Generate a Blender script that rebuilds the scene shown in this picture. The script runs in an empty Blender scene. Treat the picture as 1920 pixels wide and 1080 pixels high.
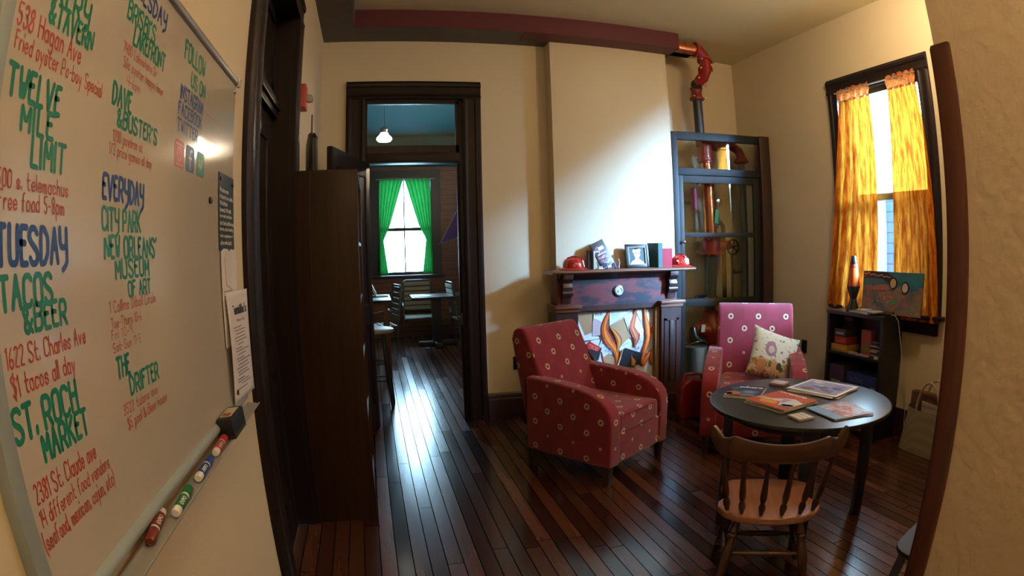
import bpy, bmesh, math, random
from math import sin, cos, pi, radians, sqrt
from mathutils import Vector, Matrix, Euler
random.seed(11)
sc = bpy.context.scene
COL = sc.collection

# ---------------------------------------------------------------- camera (wide action-camera lens)
yaw, pitch, roll = radians(13.654), radians(-4.021), radians(-1.4154)
_f = Vector((sin(yaw)*cos(pitch), cos(yaw)*cos(pitch), sin(pitch)))
_r0 = Vector((cos(yaw), -sin(yaw), 0)); _u0 = _r0.cross(_f)
_r = cos(roll)*_r0 + sin(roll)*_u0; _u = -sin(roll)*_r0 + cos(roll)*_u0
cd = bpy.data.cameras.new('camera'); cam = bpy.data.objects.new('camera', cd); COL.objects.link(cam)
M = Matrix((_r, _u, -_f)).transposed().to_4x4(); M.translation = (0, 0, 1.55)
cam.matrix_world = M
cd.type = 'PANO'; cd.panorama_type = 'FISHEYE_LENS_POLYNOMIAL'
cd.sensor_fit = 'HORIZONTAL'; cd.sensor_width = 36; cd.sensor_height = 20.25
cd.clip_start = .02
_k = 1920/36/1081.698
cd.fisheye_fov = radians(220)
cd.fisheye_polynomial_k0 = 0; cd.fisheye_polynomial_k1 = -_k; cd.fisheye_polynomial_k2 = 0
cd.fisheye_polynomial_k3 = -.01733*_k**3; cd.fisheye_polynomial_k4 = 0
sc.camera = cam

# ---------------------------------------------------------------- light and exposure
sc.view_settings.view_transform = 'Standard'; sc.view_settings.look = 'None'
sc.view_settings.gamma = 1; sc.view_settings.use_curve_mapping = False
sc.view_settings.exposure = 0.0
sc.cycles.use_denoising = True
sc.cycles.max_bounces = 10; sc.cycles.diffuse_bounces = 6; sc.cycles.transparent_max_bounces = 24
sc.cycles.sample_clamp_indirect = 6; sc.cycles.caustics_reflective = False; sc.cycles.caustics_refractive = False
w = bpy.data.worlds.new('sky'); sc.world = w; w.use_nodes = True
bg = w.node_tree.nodes['Background']; bg.inputs[0].default_value = (.44, .74, 1.0, 1); bg.inputs[1].default_value = 32.0
def area(name, loc, target, sx, sy, power, col, portal=False, roll=0, spread=180):
    l = bpy.data.lights.new(name, 'AREA'); l.shape = 'RECTANGLE'; l.size = sx; l.size_y = sy
    l.energy = power; l.color = col; l.spread = radians(spread)
    o = bpy.data.objects.new(name, l); COL.objects.link(o); o.location = loc
    q = (Vector(target)-Vector(loc)).to_track_quat('-Z', 'Y')
    o.rotation_euler = (q.to_matrix() @ Matrix.Rotation(roll, 3, 'Z')).to_euler()
    if portal: l.cycles.is_portal = True
    return o
# bright open sky seen over the neighbour's roof through the right-hand window
sk = area('sky_glow', (0, 0, 0), (0, 0, -1), 3.4, 2.4, 34000, (.28, .60, 1.0))
_h = Vector((.7071, .7071, 0)); _e = _h*cos(radians(37))+Vector((0, 0, sin(radians(37)))); _q = -_h*sin(radians(37))+Vector((0, 0, cos(radians(37))))
_m = Matrix((_e, _q, _e.cross(_q))).transposed().to_4x4(); _m.translation = Vector((7.43, -.43, 3.24))-_h*.3+_q*1.2; sk.matrix_world = _m
area('window_portal', (3.99, 3.13, 1.95), (0, 3.13, 1.95), .94, 1.9, 1, (1, 1, 1), portal=True)
area('far_window_portal', (.58, 10.38, 1.98), (.58, 0, 1.98), 1.0, 1.7, 1, (1, 1, 1), portal=True)
def point(name, loc, power, col, r=.1):
    l = bpy.data.lights.new(name, 'POINT'); l.energy = power; l.color = col; l.shadow_soft_size = r
    o = bpy.data.objects.new(name, l); COL.objects.link(o); o.location = loc
WARM = (1.0, .73, .43)
point('room_ceiling_lamp', (3.0, 2.2, 3.28), 60, WARM, .12)
point('hall_ceiling_lamp', (.45, -.5, 3.25), 74, WARM, .12)

# ---------------------------------------------------------------- materials
class N:
    """small node-expression helper"""
    def __init__(s, name):
        s.m = bpy.data.materials.new(name); s.m.use_nodes = True; s.t = s.m.node_tree
        s.b = s.t.nodes['Principled BSDF']; s.out = s.t.nodes['Material Output']
    def n(s, typ, *ins, **kw):
        nd = s.t.nodes.new(typ)
        for k, v in kw.items(): setattr(nd, k, v)
        for i, v in enumerate(ins): s.put(nd.inputs[i], v)
        return nd
    def put(s, sock, v):
        if v is None: return
        if hasattr(v, 'is_output'): s.t.links.new(v, sock)
        elif hasattr(v, 'outputs'): s.t.links.new(v.outputs[0], sock)
        else: sock.default_value = v
    def math(s, op, a, b=None, c=None): return s.n('ShaderNodeMath', a, b, c, operation=op).outputs[0]
    def mix(s, f, a, b):
        nd = s.t.nodes.new('ShaderNodeMix'); nd.data_type = 'RGBA'
        s.put(nd.inputs[0], f); s.put(nd.inputs[6], col4(a)); s.put(nd.inputs[7], col4(b)); return nd.outputs[2]
    def coord(s, k='Object'): return s.n('ShaderNodeTexCoord').outputs[k]
    def scale(s, v, sc_): 
        nd = s.n('ShaderNodeMapping', v); nd.inputs['Scale'].default_value = sc_; return nd.outputs[0]
    def noise(s, v, sc_, det=3, rough=.5, out='Fac'):
        nd = s.n('ShaderNodeTexNoise', v); nd.inputs['Scale'].default_value = sc_; nd.inputs['Detail'].default_value = det
        nd.inputs['Roughness'].default_value = rough; return nd.outputs[out]
    def ramp(s, f, *stops):
        nd = s.n('ShaderNodeValToRGB', f); e = nd.color_ramp.elements
        while len(e) < len(stops): e.new(.5)
        for el, (p, c) in zip(e, stops): el.position = p; el.color = col4(c)
        return nd.outputs[0]
    def bump(s, h, st, dist=.01):
        nd = s.n('ShaderNodeBump'); nd.inputs['Strength'].default_value = st; nd.inputs['Distance'].default_value = dist
        s.put(nd.inputs['Height'], h); s.put(s.b.inputs['Normal'], nd.outputs[0])
    def set(s, **kw):
        nm = dict(col='Base Color', rough='Roughness', metal='Metallic', spec='Specular IOR Level', coat='Coat Weight',
                  coatr='Coat Roughness', trans='Transmission Weight', emit='Emission Color', es='Emission Strength', ior='IOR', sheen='Sheen Weight', alpha='Alpha')
        for k, v in kw.items(): s.put(s.b.inputs[nm[k]], col4(v) if k in ('col', 'emit') else v)
        return s
def col4(c): return (*c, 1) if isinstance(c, tuple) and len(c) == 3 else c
_pc = {}
def P(c, rough=.55, metal=0, **kw):
    """plain paint/plastic/metal with a faint tonal variation"""
    key = (c, rough, metal, tuple(sorted(kw.items())))
    if key not in _pc:
        s = N('surface_%d' % len(_pc)); d = tuple(x*.86 for x in c)
        s.set(col=s.mix(s.noise(s.coord(), 14), d, tuple(min(1, x*1.1) for x in c)), rough=rough, metal=metal, **kw)
        _pc[key] = s.m
    return _pc[key]
def wall_mat(name, c, tex=.12, sc_=90):
    s = N(name); v = s.coord()
    big = s.noise(v, 1.3, 4)
    s.set(col=s.mix(big, tuple(x*.93 for x in c), tuple(x*1.06 for x in c)), rough=.75, spec=.25)
    s.bump(s.noise(v, sc_, 4), tex, .01); return s.m
def wood_mat(name, dark, light, axis=2, rough=.4, coat=.2, sc_=1.0, spec=.4):
    s = N(name); v = s.coord(); k = [38*sc_]*3; k[axis] = 2.2*sc_
    g = s.noise(s.scale(v, tuple(k)), 1, 5, .6)
    s.set(col=s.ramp(g, (.3, dark), (.7, light)), rough=rough, coat=coat, coatr=.25, spec=spec); s.bump(g, .08, .005); return s.m
CREAM = wall_mat('cream_wall_paint', (.67, .58, .42))
HALLW = wall_mat('textured_tan_wall_paint', (.60, .48, .335), .55, 26)
CEIL = wall_mat('ceiling_paint', (.74, .66, .42))
TEAL = wall_mat('teal_paint', (.012, .14, .165))
TRIM = wood_mat('dark_brown_trim', (.009, .006, .006), (.019, .010, .010), 2, .45, .03, spec=.2)
TRIMX = wood_mat('dark_brown_trim_horizontal', (.009, .006, .006), (.019, .010, .010), 0, .45, .03, spec=.2)
BASEM = wood_mat('dark_plum_baseboard', (.018, .008, .011), (.032, .013, .017), 0, .35, .15)
CASEW = wood_mat('bookcase_brown_wood', (.022, .010, .005), (.042, .018, .009), 2, .55, .03, spec=.2)
GUARD = wood_mat('reddish_brown_corner_wood', (.045, .014, .008), (.085, .026, .014), 2, .4, .2)
MAROON = P((.10, .012, .022), .5)
TAUPE = P((.10, .085, .080), .6)
BLACK = P((.006, .006, .007), .4)
BLACKW = wood_mat('black_wood', (.006, .006, .008), (.014, .013, .015), 1, .42, .15)
WHITE = P((.78, .78, .76), .45)
PAPER = P((.72, .70, .70), .7)
CHROME = P((.75, .75, .75), .2, 1.0)
STEEL = P((.35, .35, .36), .35, 1.0)
def floor_mat():
    s = N('dark_stained_floorboards'); v = s.coord()
    sp = s.n('ShaderNodeSeparateXYZ', v); q = s.math('DIVIDE', sp.outputs[0], .083); row = s.math('FLOOR', q)
    wn = s.n('ShaderNodeTexWhiteNoise', noise_dimensions='1D'); s.put(wn.inputs['W'], row)
    yy = s.math('ADD', s.math('DIVIDE', sp.outputs[1], 2.1), s.math('MULTIPLY', wn.outputs[0], 7.3)); seg = s.math('FLOOR', yy)
    w2 = s.n('ShaderNodeTexWhiteNoise', noise_dimensions='2D'); cb = s.n('ShaderNodeCombineXYZ', row, seg); s.put(w2.inputs['Vector'], cb.outputs[0])
    tone = w2.outputs[0]
    fx = s.math('FRACT', q); fy = s.math('FRACT', yy)
    gap = s.math('MAXIMUM', s.math('LESS_THAN', fx, .06), s.math('LESS_THAN', fy, .0022))
    g = s.noise(s.scale(v, (46, 1.6, 1)), 1, 5, .6)
    base = s.mix(tone, (.024, .009, .006), (.13, .042, .018))
    base = s.mix(s.math('MULTIPLY', g, .7), base, (.014, .006, .005))
    base = s.mix(gap, base, (.001, .0008, .0008))
    wear = s.noise(s.scale(v, (6, 1.2, 1)), 1, 3)
    ng = s.math('SUBTRACT', 1.0, gap)
    s.set(col=base, rough=s.math('MULTIPLY_ADD', wear, .12, s.math('MULTIPLY_ADD', tone, .10, .12)), spec=s.math('MULTIPLY', ng, s.math('MULTIPLY_ADD', tone, .25, .30)), coat=s.math('MULTIPLY', ng, .12), coatr=.15)
    h = s.math('SUBTRACT', s.math('MULTIPLY_ADD', g, .10, s.math('MULTIPLY', tone, .25)), s.math('MULTIPLY', gap, 1.8))
    h = s.math('MULTIPLY_ADD', s.noise(s.scale(v, (9, 1.5, 1)), 1, 2), .5, h)
    s.bump(h, .30, .004); return s.m
FLOOR = floor_mat()
def plank_mat(name, a, b, step=.09):
    s = N(name); v = s.coord(); sep = s.n('ShaderNodeSeparateXYZ', v)
    z = s.math('FRACT', s.math('DIVIDE', sep.outputs[2], step)); gap = s.math('LESS_THAN', z, .07)
    g = s.noise(s.scale(v, (1.5, 1.5, 30)), 1, 5, .6)
    s.set(col=s.mix(gap, s.ramp(g, (.3, a), (.7, b)), (.004, .002, .002)), rough=.45, coat=.2); s.bump(gap, -.5, .006); return s.m
FARW = plank_mat('dark_beadboard', (.07, .022, .012), (.20, .075, .04))
def glass_mat(name, tint=(1, 1, 1), rough=0.0):
    s = N(name); tr = s.n('ShaderNodeBsdfTransparent', col4(tint)); gl = s.n('ShaderNodeBsdfGlossy'); gl.inputs['Roughness'].default_value = rough
    fr = s.n('ShaderNodeFresnel'); fr.inputs[0].default_value = 1.45
    fc = s.math('MULTIPLY', fr.outputs[0], s.math('SUBTRACT', 1.0, s.n('ShaderNodeNewGeometry').outputs['Backfacing']))
    mx = s.n('ShaderNodeMixShader', fc, tr.outputs[0], gl.outputs[0]); s.t.links.new(mx.outputs[0], s.out.inputs[0]); return s.m
GLASS = glass_mat('clear_pane_glass'); GLASSD = glass_mat('old_pane_glass', (.86, .88, .86), .01)
def cloth_curtain(name, c1, c2, trl, trn):
    s = N(name); v = s.coord('UV'); st = s.noise(s.scale(v, (22, 9, 1)), 1, 4, .65)
    c = s.ramp(st, (.40, c1), (.62, c2))
    d = s.n('ShaderNodeBsdfDiffuse', c); t = s.n('ShaderNodeBsdfTranslucent', c); p = s.n('ShaderNodeBsdfTransparent', c)
    m1 = s.n('ShaderNodeMixShader', trl, d.outputs[0], t.outputs[0]); m2 = s.n('ShaderNodeMixShader', trn, m1.outputs[0], p.outputs[0])
    s.t.links.new(m2.outputs[0], s.out.inputs[0]); return s.m
def emit_mat(name, c, e):
    s = N(name); s.set(col=c, emit=c, es=e, rough=.4); return s.m

# ---------------------------------------------------------------- mesh helpers
def rot(x=0, y=0, z=0): return Euler((radians(x), radians(y), radians(z))).to_matrix()
class B:
    def __init__(s): s.bm = bmesh.new()
    def _merge(s, t, mat=None):
        if mat is not None: t.transform(mat)
        me = bpy.data.meshes.new('t'); t.to_mesh(me); t.free(); s.bm.from_mesh(me); bpy.data.meshes.remove(me); return s
    def box(s, c, d, r=None, bev=0, seg=2, taper=None):
        t = bmesh.new(); bmesh.ops.create_cube(t, size=1)
        for v in t.verts:
            k = 1 if taper is None or v.co.z > 0 else taper
            v.co = Vector((v.co.x*d[0]*k, v.co.y*d[1]*k, v.co.z*d[2]))
        if bev: bmesh.ops.bevel(t, geom=t.edges[:], offset=min(bev, .49*min(d)), segments=seg, affect='EDGES', profile=.6)
        return s._merge(t, Matrix.Translation(c) @ (r.to_4x4() if r is not None else Matrix()))
    def span(s, a, b, bev=0): return s.box([(p+q)/2 for p, q in zip(a, b)], [abs(q-p) for p, q in zip(a, b)], bev=bev)
    def tube(s, pts, r, seg=10, cap=True, closed=False):
        pts = [Vector(p) for p in pts]; n = len(pts); rs = r if isinstance(r, (list, tuple)) else [r]*n
        t = bmesh.new(); rings = []; up = None
        for i, p in enumerate(pts):
            a = pts[(i-1) % n] if (i or closed) else p; b = pts[(i+1) % n] if (i < n-1 or closed) else p
            d = (b-a).normalized()
            if up is None: up = d.orthogonal().normalized()
            up = (up - d*up.dot(d)); up = up.normalized() if up.length > 1e-6 else d.orthogonal().normalized()
            sd = d.cross(up)
            rings.append([t.verts.new(p + rs[i]*(cos(2*pi*k/seg)*up + sin(2*pi*k/seg)*sd)) for k in range(seg)])
        for i in range(n if closed else n-1):
            A, Q = rings[i], rings[(i+1) % n]
            for k in range(seg): t.faces.new((A[k], A[(k+1) % seg], Q[(k+1) % seg], Q[k]))
        if cap and not closed: t.faces.new(rings[0][::-1]); t.faces.new(rings[-1])
        bmesh.ops.recalc_face_normals(t, faces=t.faces[:])
        return s._merge(t)
    def lathe(s, prof, c=(0, 0, 0), r=None, seg=24, sx=1, sy=1):
        t = bmesh.new(); rings = []
        for rad, z in prof:
            rings.append([t.verts.new((max(rad, 1e-4)*cos(2*pi*k/seg)*sx, max(rad, 1e-4)*sin(2*pi*k/seg)*sy, z)) for k in range(seg)])
        for A, Q in zip(rings, rings[1:]):
            for k in range(seg): t.faces.new((A[k], A[(k+1) % seg], Q[(k+1) % seg], Q[k]))
        t.faces.new(rings[0][::-1]); t.faces.new(rings[-1])
        bmesh.ops.recalc_face_normals(t, faces=t.faces[:])
        return s._merge(t, Matrix.Translation(c) @ (r.to_4x4() if r is not None else Matrix()))
    def prism(s, pts, th, mat=None, bev=0, seg=2):
        """outline in local xy, extruded along z from 0 to th"""
        t = bmesh.new(); f = t.faces.new([t.verts.new((x, y, 0)) for x, y in pts])
        e = bmesh.ops.extrude_face_region(t, geom=[f]); bmesh.ops.translate(t, vec=(0, 0, th), verts=[v for v in e['geom'] if isinstance(v, bmesh.types.BMVert)])
        bmesh.ops.recalc_face_normals(t, faces=t.faces[:])
        if bev: bmesh.ops.bevel(t, geom=t.edges[:], offset=bev, segments=seg, affect='EDGES', profile=.6)
        return s._merge(t, mat)
    def ball(s, c, r, seg=16, sc_=(1, 1, 1)):
        t = bmesh.new(); bmesh.ops.create_uvsphere(t, u_segments=seg, v_segments=max(6, seg//2), radius=r)
        return s._merge(t, Matrix.Translation(c) @ Matrix.Diagonal((*sc_, 1)))
    def grid(s, f, nu, nv, uv=False):
        t = bmesh.new(); vs = [[t.verts.new(f(i/nu, j/nv)) for j in range(nv+1)] for i in range(nu+1)]
        L = t.loops.layers.uv.new('UVMap')
        for i in range(nu):
            for j in range(nv):
                q = t.faces.new((vs[i][j], vs[i+1][j], vs[i+1][j+1], vs[i][j+1]))
                for lp, (a, b) in zip(q.loops, ((i, j), (i+1, j), (i+1, j+1), (i, j+1))): lp[L].uv = (a/nu, b/nv)
        if not s.bm.loops.layers.uv: s.bm.loops.layers.uv.new('UVMap')
        return s._merge(t)
    def cushion(s, c, d, r=None, e=.45, n=20):
        """rounded puffy block"""
        def sg(x, p): return math.copysign(abs(x)**p, x)
        t = bmesh.new(); bmesh.ops.create_uvsphere(t, u_segments=n*2, v_segments=n, radius=1)
        for v in t.verts:
            th = math.atan2(v.co.y, v.co.x); ph = math.asin(max(-1, min(1, v.co.z)))
            v.co = Vector((sg(cos(ph), e)*sg(cos(th), e*.7)*d[0]/2, sg(cos(ph), e)*sg(sin(th), e*.7)*d[1]/2, sg(sin(ph), e)*d[2]/2))
        return s._merge(t, Matrix.Translation(c) @ (r.to_4x4() if r is not None else Matrix()))
    def boxuv(s):
        L = s.bm.loops.layers.uv.verify()
        for f in s.bm.faces:
            n = f.normal; ax = max(range(3), key=lambda i: abs(n[i]))
            for lp in f.loops:
                p = lp.vert.co; lp[L].uv = ((p.y, p.z), (p.x, p.z), (p.x, p.y))[ax]
        return s
def obj(name, b, m, parent=None, flat=False, angle=38, **kw):
    me = bpy.data.meshes.new(name); b.bm.normal_update(); b.bm.to_mesh(me); b.bm.free()
    for mm in (m if isinstance(m, list) else [m]): me.materials.append(mm)
    if not flat:
        me.polygons.foreach_set('use_smooth', [True]*len(me.polygons)); me.set_sharp_from_angle(angle=radians(angle))
    o = bpy.data.objects.new(name, me); COL.objects.link(o)
    if parent is not None: o.parent = parent
    for k, v in kw.items(): o[k] = v
    return o
def tag(o, label, cat, group=None):
    o['label'] = label; o['category'] = cat
    if group: o['group'] = group
    return o
def thing(name, label, cat, loc=(0, 0, 0), rz=0, group=None, scale=1):
    o = bpy.data.objects.new(name, None); COL.objects.link(o); o.location = loc; o.rotation_euler = (0, 0, radians(rz)); o.scale = (scale,)*3
    o.empty_display_size = .05
    return tag(o, label, cat, group)
def struct(name, b, m, label, cat, parent=None, **kw):
    o = obj(name, b, m, parent, **kw); o['kind'] = 'structure'; return tag(o, label, cat)
def sthing(name, label, cat, loc=(0, 0, 0)):
    o = thing(name, label, cat, loc); o['kind'] = 'structure'; return o
def dup(o, parent=None):
    c = o.copy(); COL.objects.link(c)
    if parent is not None: c.parent = parent
    for ch in list(o.children): dup(ch, c)
    return c
def basis(x, y, loc):
    x = Vector(x).normalized(); y = Vector(y).normalized(); z = x.cross(y)
    m = Matrix((x, y, z)).transposed().to_4x4(); m.translation = loc; return m
def text(name, s, m, parent, mat, w=None, h=None, th=.0004, align='LEFT', size=1.0, bold=0):
    """printed lettering, scaled to width w (and height h), placed by matrix mat"""
    cu = bpy.data.curves.new('txt', 'FONT'); cu.body = s; cu.size = size; cu.align_x = align; cu.extrude = 0; cu.offset = bold
    cu.resolution_u = 3
    t = bpy.data.objects.new('txt', cu); COL.objects.link(t)
    dg = bpy.context.evaluated_depsgraph_get(); me = bpy.data.meshes.new_from_object(t.evaluated_get(dg)); bpy.data.objects.remove(t)
    xs = [v.co.x for v in me.vertices]; ys = [v.co.y for v in me.vertices]
    sx = w/(max(xs)-min(xs)) if w else 1; sy = h/(max(ys)-min(ys)) if h else sx
    if not w and h: sx = sy
    bm = bmesh.new(); bm.from_mesh(me); bpy.data.meshes.remove(me)
    x0 = min(xs) if align == 'LEFT' else (min(xs)+max(xs))/2
    for v in bm.verts: v.co = Vector(((v.co.x-x0)*sx, (v.co.y-min(ys))*sy, 0))
    g = bmesh.ops.extrude_face_region(bm, geom=bm.faces[:]); bmesh.ops.translate(bm, vec=(0, 0, th), verts=[v for v in g['geom'] if isinstance(v, bmesh.types.BMVert)])
    bm.transform(mat); b = B(); b.bm.free(); b.bm = bm
    return obj(name, b, m, parent, flat=True)

# ================================================================= SETTING
struct('floor', B().span((-3, -3, -.05), (5.2, 10.6, 0)), FLOOR, 'dark stained narrow plank floor running through both rooms', 'floor')
struct('ceiling', B().span((-.7, -3, 3.6), (4.2, 5.5, 3.7)), CEIL, 'yellowish tan painted ceiling above the room', 'ceiling')
b = B(); XL = -.452
b.span((XL-.15, -3, 0), (XL, 2.10, 3.6)); b.span((XL-.15, 3.10, 0), (XL, 4.98, 3.6)); b.span((XL-.15, 2.10, 2.90), (XL, 3.10, 3.6))
struct('wall_left', b, CREAM, 'cream wall on the left that carries the whiteboard', 'wall')
b = B()
b.span((XL-.15, 4.98, 0), (-.075, 5.13, 3.6)); b.span((.815, 4.98, 0), (1.60, 5.13, 3.6)); b.span((-.075, 4.98, 2.90), (.815, 5.13, 3.6))
b.span((1.60, 5.25, 0), (3.90, 5.40, 3.6)); b.span((1.50, 5.13, 0), (1.60, 5.40, 3.6))
struct('wall_back', b, CREAM, 'cream back wall with the tall doorway and pipe recess', 'wall')
struct('wall_middle', B().span((1.575, 4.82, 0), (2.775, 5.25, 3.6), bev=.004), CREAM, 'cream chimney breast standing out above the mantelpiece', 'wall')
b = B(); XR = 3.90
b.span((XR, .88, 0), (XR+.15, 2.66, 3.6)); b.span((XR, 3.60, 0), (XR+.15, 5.40, 3.6)); b.span((XR, 2.66, 0), (XR+.15, 3.60, 1.0)); b.span((XR, 2.66, 2.90), (XR+.15, 3.60, 3.6))
struct('wall_right', b, CREAM, 'cream right wall around the orange curtained window', 'wall')
b = B(); b.span((1.40, -3, 0), (1.52, .88, 3.6)); b.span((1.52, .76, 0), (XR+.15, .88, 3.6))
struct('wall_front', b, HALLW, 'rough tan hallway wall at the right edge of the photo', 'wall')
struct('wall_rear', B().span((-.6, -3, 0), (1.52, -2.9, 3.6)), CREAM, 'cream wall behind the camera at the hallway end', 'wall')
b = B(); b.box((1.391, .852, 1.045), (.018, .064, 2.09), bev=.005); b.box((1.431, .889, 1.045), (.064, .018, 2.09), bev=.005)
struct('trim_1', b, GUARD, 'reddish brown wooden corner guard on the hallway wall end', 'trim')
# soffit
b = B(); b.span((-.17, 4.628, 3.44), (2.81, 5.25, 3.6)); b.span((XL, -2.9, 3.44), (-.17, 4.98, 3.6))
struct('trim_2', b, TAUPE, 'dark taupe boxed soffit along the left and back walls', 'soffit')
b = B(); b.span((-.17, 4.615, 3.436), (2.825, 4.63, 3.602)); b.span((2.81, 4.628, 3.436), (2.825, 5.25, 3.602)); b.span((1.3, 4.63, 3.434), (2.81, 4.82, 3.44))
struct('trim_3', b, MAROON, 'maroon fascia board on the front of the ceiling soffit', 'fascia')
def baseboard(name, a, c, n, label):
    """baseboard between wall points a and c, n = direction into the room"""
    d = (Vector(c)-Vector(a)).length; b = B()
    prof = [(0, 0), (.028, 0), (.028, .185), (.022, .195), (.024, .21), (.012, .235), (.006, .245), (0, .245)]
    b.prism(prof, d, basis(n, (0, 0, 1), a))
    return struct(name, b, BASEM, label, 'baseboard')
baseboard('baseboard_back', (1.575, 4.98, 0), (.962, 4.98, 0), (0, -1, 0), 'dark plum baseboard between the doorway casing and chimney')
b = B(); b.span((XR-.028, .88, 0), (XR, 5.25, .205)); b.span((XR-.02, .88, .205), (XR, 5.25, .24))
struct('baseboard_right', b, BASEM, 'dark plum baseboard along the right wall under the window', 'baseboard')

# ---- doorway in the back wall (door_1)
d1 = sthing('door_1', 'tall dark doorway with blue transom window in the back wall', 'doorway', (0, 4.98, 0))
def casing_profile(wd): return [(0, 0), (0, .03), (.018, .036), (.03, .026), (.05, .024), (wd-.06, .024), (wd-.05, .034), (wd-.025, .036), (wd-.012, .022), (wd, .018), (wd, 0)]
def casing(b, wd, p0, p1, outward, n):
    """moulded board from p0 to p1; profile runs outward from the opening, thickness along n"""
    p0 = Vector(p0); p1 = Vector(p1); z = (p1-p0).normalized(); x = Vector(outward); y = Vector(n)
    m = Matrix((x, y, z)).transposed().to_4x4(); m.translation = p0
    b.prism(casing_profile(wd), (p1-p0).length, m)
b = B(); casing(b, .165, (.795, 0, 0), (.795, 0, 2.89), (1, 0, 0), (0, -1, 0)); casing(b, .165, (-.066, 0, 0), (-.066, 0, 2.89), (-1, 0, 0), (0, -1, 0))
obj('side_casing', b, TRIM, d1)
b = B(); casing(b, .165, (-.231, 0, 2.885), (.96, 0, 2.885), (0, 0, 1), (0, -1, 0)); obj('head_casing', b, TRIMX, d1)
b = B(); b.span((.765, 0, 0), (.815, .15, 2.9)); b.span((-.075, 0, 0), (-.048, .15, 2.9)); b.span((-.075, 0, 2.87), (.815, .15, 2.9)); b.span((.75, .06, 0), (.766, .10, 2.31)); obj('jamb', b, TRIM, d1)
obj('transom_bar', B().span((-.05, -.012, 2.315), (.766, .14, 2.40), bev=.008), TRIMX, d1)
b = B(); y0, y1 = .012, .05
b.span((-.048, y0, 2.40), (.766, y1, 2.468)); b.span((-.048, y0, 2.845), (.766, y1, 2.87)); b.span((-.048, y0, 2.40), (-.043, y1, 2.87)); b.span((.735, y0, 2.40), (.766, y1, 2.87))
tf = obj('transom_frame', b, TRIM, d1); obj('pane', B().span((-.043, .03, 2.468), (.735, .034, 2.845)), GLASS, tf)
# open leaf swung back against the left wall
ang = math.degrees(math.atan2(4.045-4.95, -.315+.05))
lf = Matrix.Translation((-.04, -.03, 0)) @ Matrix.Rotation(radians(ang), 4, 'Z')
b = B(); 
for a_, c_ in (((0, -.02, .01), (.11, .02, 2.305)), ((.83, -.02, .01), (.94, .02, 2.305)), ((.11, -.02, 2.17), (.83, .02, 2.305)), ((.11, -.02, .01), (.83, .02, .25)), ((.11, -.02, .95), (.83, .02, 1.12)), ((.42, -.02, .25), (.52, .02, 2.17))): b.span(a_, c_, bev=.006)
b.span((.1, -.009, .1), (.84, .009, 2.2)); b.bm.transform(lf); leaf = obj('door_leaf', b, TRIM, d1)
b = B(); b.ball((.88, .055, 1.0), .028); b.ball((.88, -.055, 1.0), .028); b.tube([(.88, -.05, 1.0), (.88, .05, 1.0)], .012); b.bm.transform(lf); obj('knob', b, STEEL, leaf)
b = B(); b.box((.757, .045, .93), (.004, .05, .10)); b.ball((.752, -.001, .93), .006); obj('strike_plate', b, STEEL, d1)

# ---- dark doorway in the left wall (door_2)
d2 = sthing('door_2', 'deep dark doorway in the left wall beside the whiteboard', 'doorway', (XL, 0, 0))
b = B(); casing(b, .16, (0, 2.10, 0), (0, 2.10, 2.89), (0, -1, 0), (1, 0, 0)); casing(b, .18, (0, 3.10, 0), (0, 3.10, 2.89), (0, 1, 0), (1, 0, 0)); obj('side_casing', b, TRIM, d2)
b = B(); casing(b, .165, (0, 1.94, 2.885), (0, 3.28, 2.885), (0, 0, 1), (1, 0, 0)); obj('head_casing', b, TRIM, d2)
b = B(); b.span((-.15, 2.07, 0), (0, 2.105, 2.9)); b.span((-.15, 3.095, 0), (0, 3.13, 2.9)); b.span((-.15, 2.07, 2.885), (0, 3.13, 2.92)); obj('jamb', b, TRIM, d2)
b = B(); b.span((-.14, 2.10, 2.29), (-.07, 3.1, 2.33), bev=.006); b.span((-.15, 2.10, 2.33), (-.055, 3.1, 2.37), bev=.006); b.span((-.14, 2.10, 2.37), (-.08, 3.1, 2.42), bev=.006); obj('transom_bar', b, TRIM, d2)
b = B()
for a_, c_ in (((-.135, 2.10, .01), (-.10, 2.22, 2.29)), ((-.135, 2.98, .01), (-.10, 3.1, 2.29)), ((-.135, 2.22, 2.15), (-.10, 2.98, 2.29)), ((-.135, 2.22, .01), (-.10, 2.98, .25)), ((-.135, 2.22, .95), (-.10, 2.98, 1.1)), ((-.135, 2.55, .25), (-.10, 2.65, 2.15))): b.span(a_, c_, bev=.006)
b.span((-.125, 2.2, .2), (-.112, 3.0, 2.2)); lf2 = obj('door_leaf', b, TRIM, d2)
b = B(); b.ball((-.06, 2.16, 1.0), .028); b.tube([(-.1, 2.16, 1.0), (-.06, 2.16, 1.0)], .012); obj('knob', b, STEEL, lf2)
b = B(); b.span((-.135, 2.10, 2.42), (-.10, 3.1, 2.48)); b.span((-.135, 2.10, 2.83), (-.10, 3.1, 2.89)); b.span((-.135, 2.10, 2.42), (-.10, 2.17, 2.89)); b.span((-.135, 3.03, 2.42), (-.10, 3.1, 2.89)); b.span((-.125, 2.1, 2.45), (-.115, 3.1, 2.85)); obj('transom_sash', b, TRIM, d2)
obj('glass_glint', B().span((-.099, 2.125, 2.42), (-.097, 2.165, 2.54)), P((.30, .29, .27), .5), d2)  # pale chip standing in for light reflected at the transom glass edge
# room behind is closed off by the solid leaf

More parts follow.
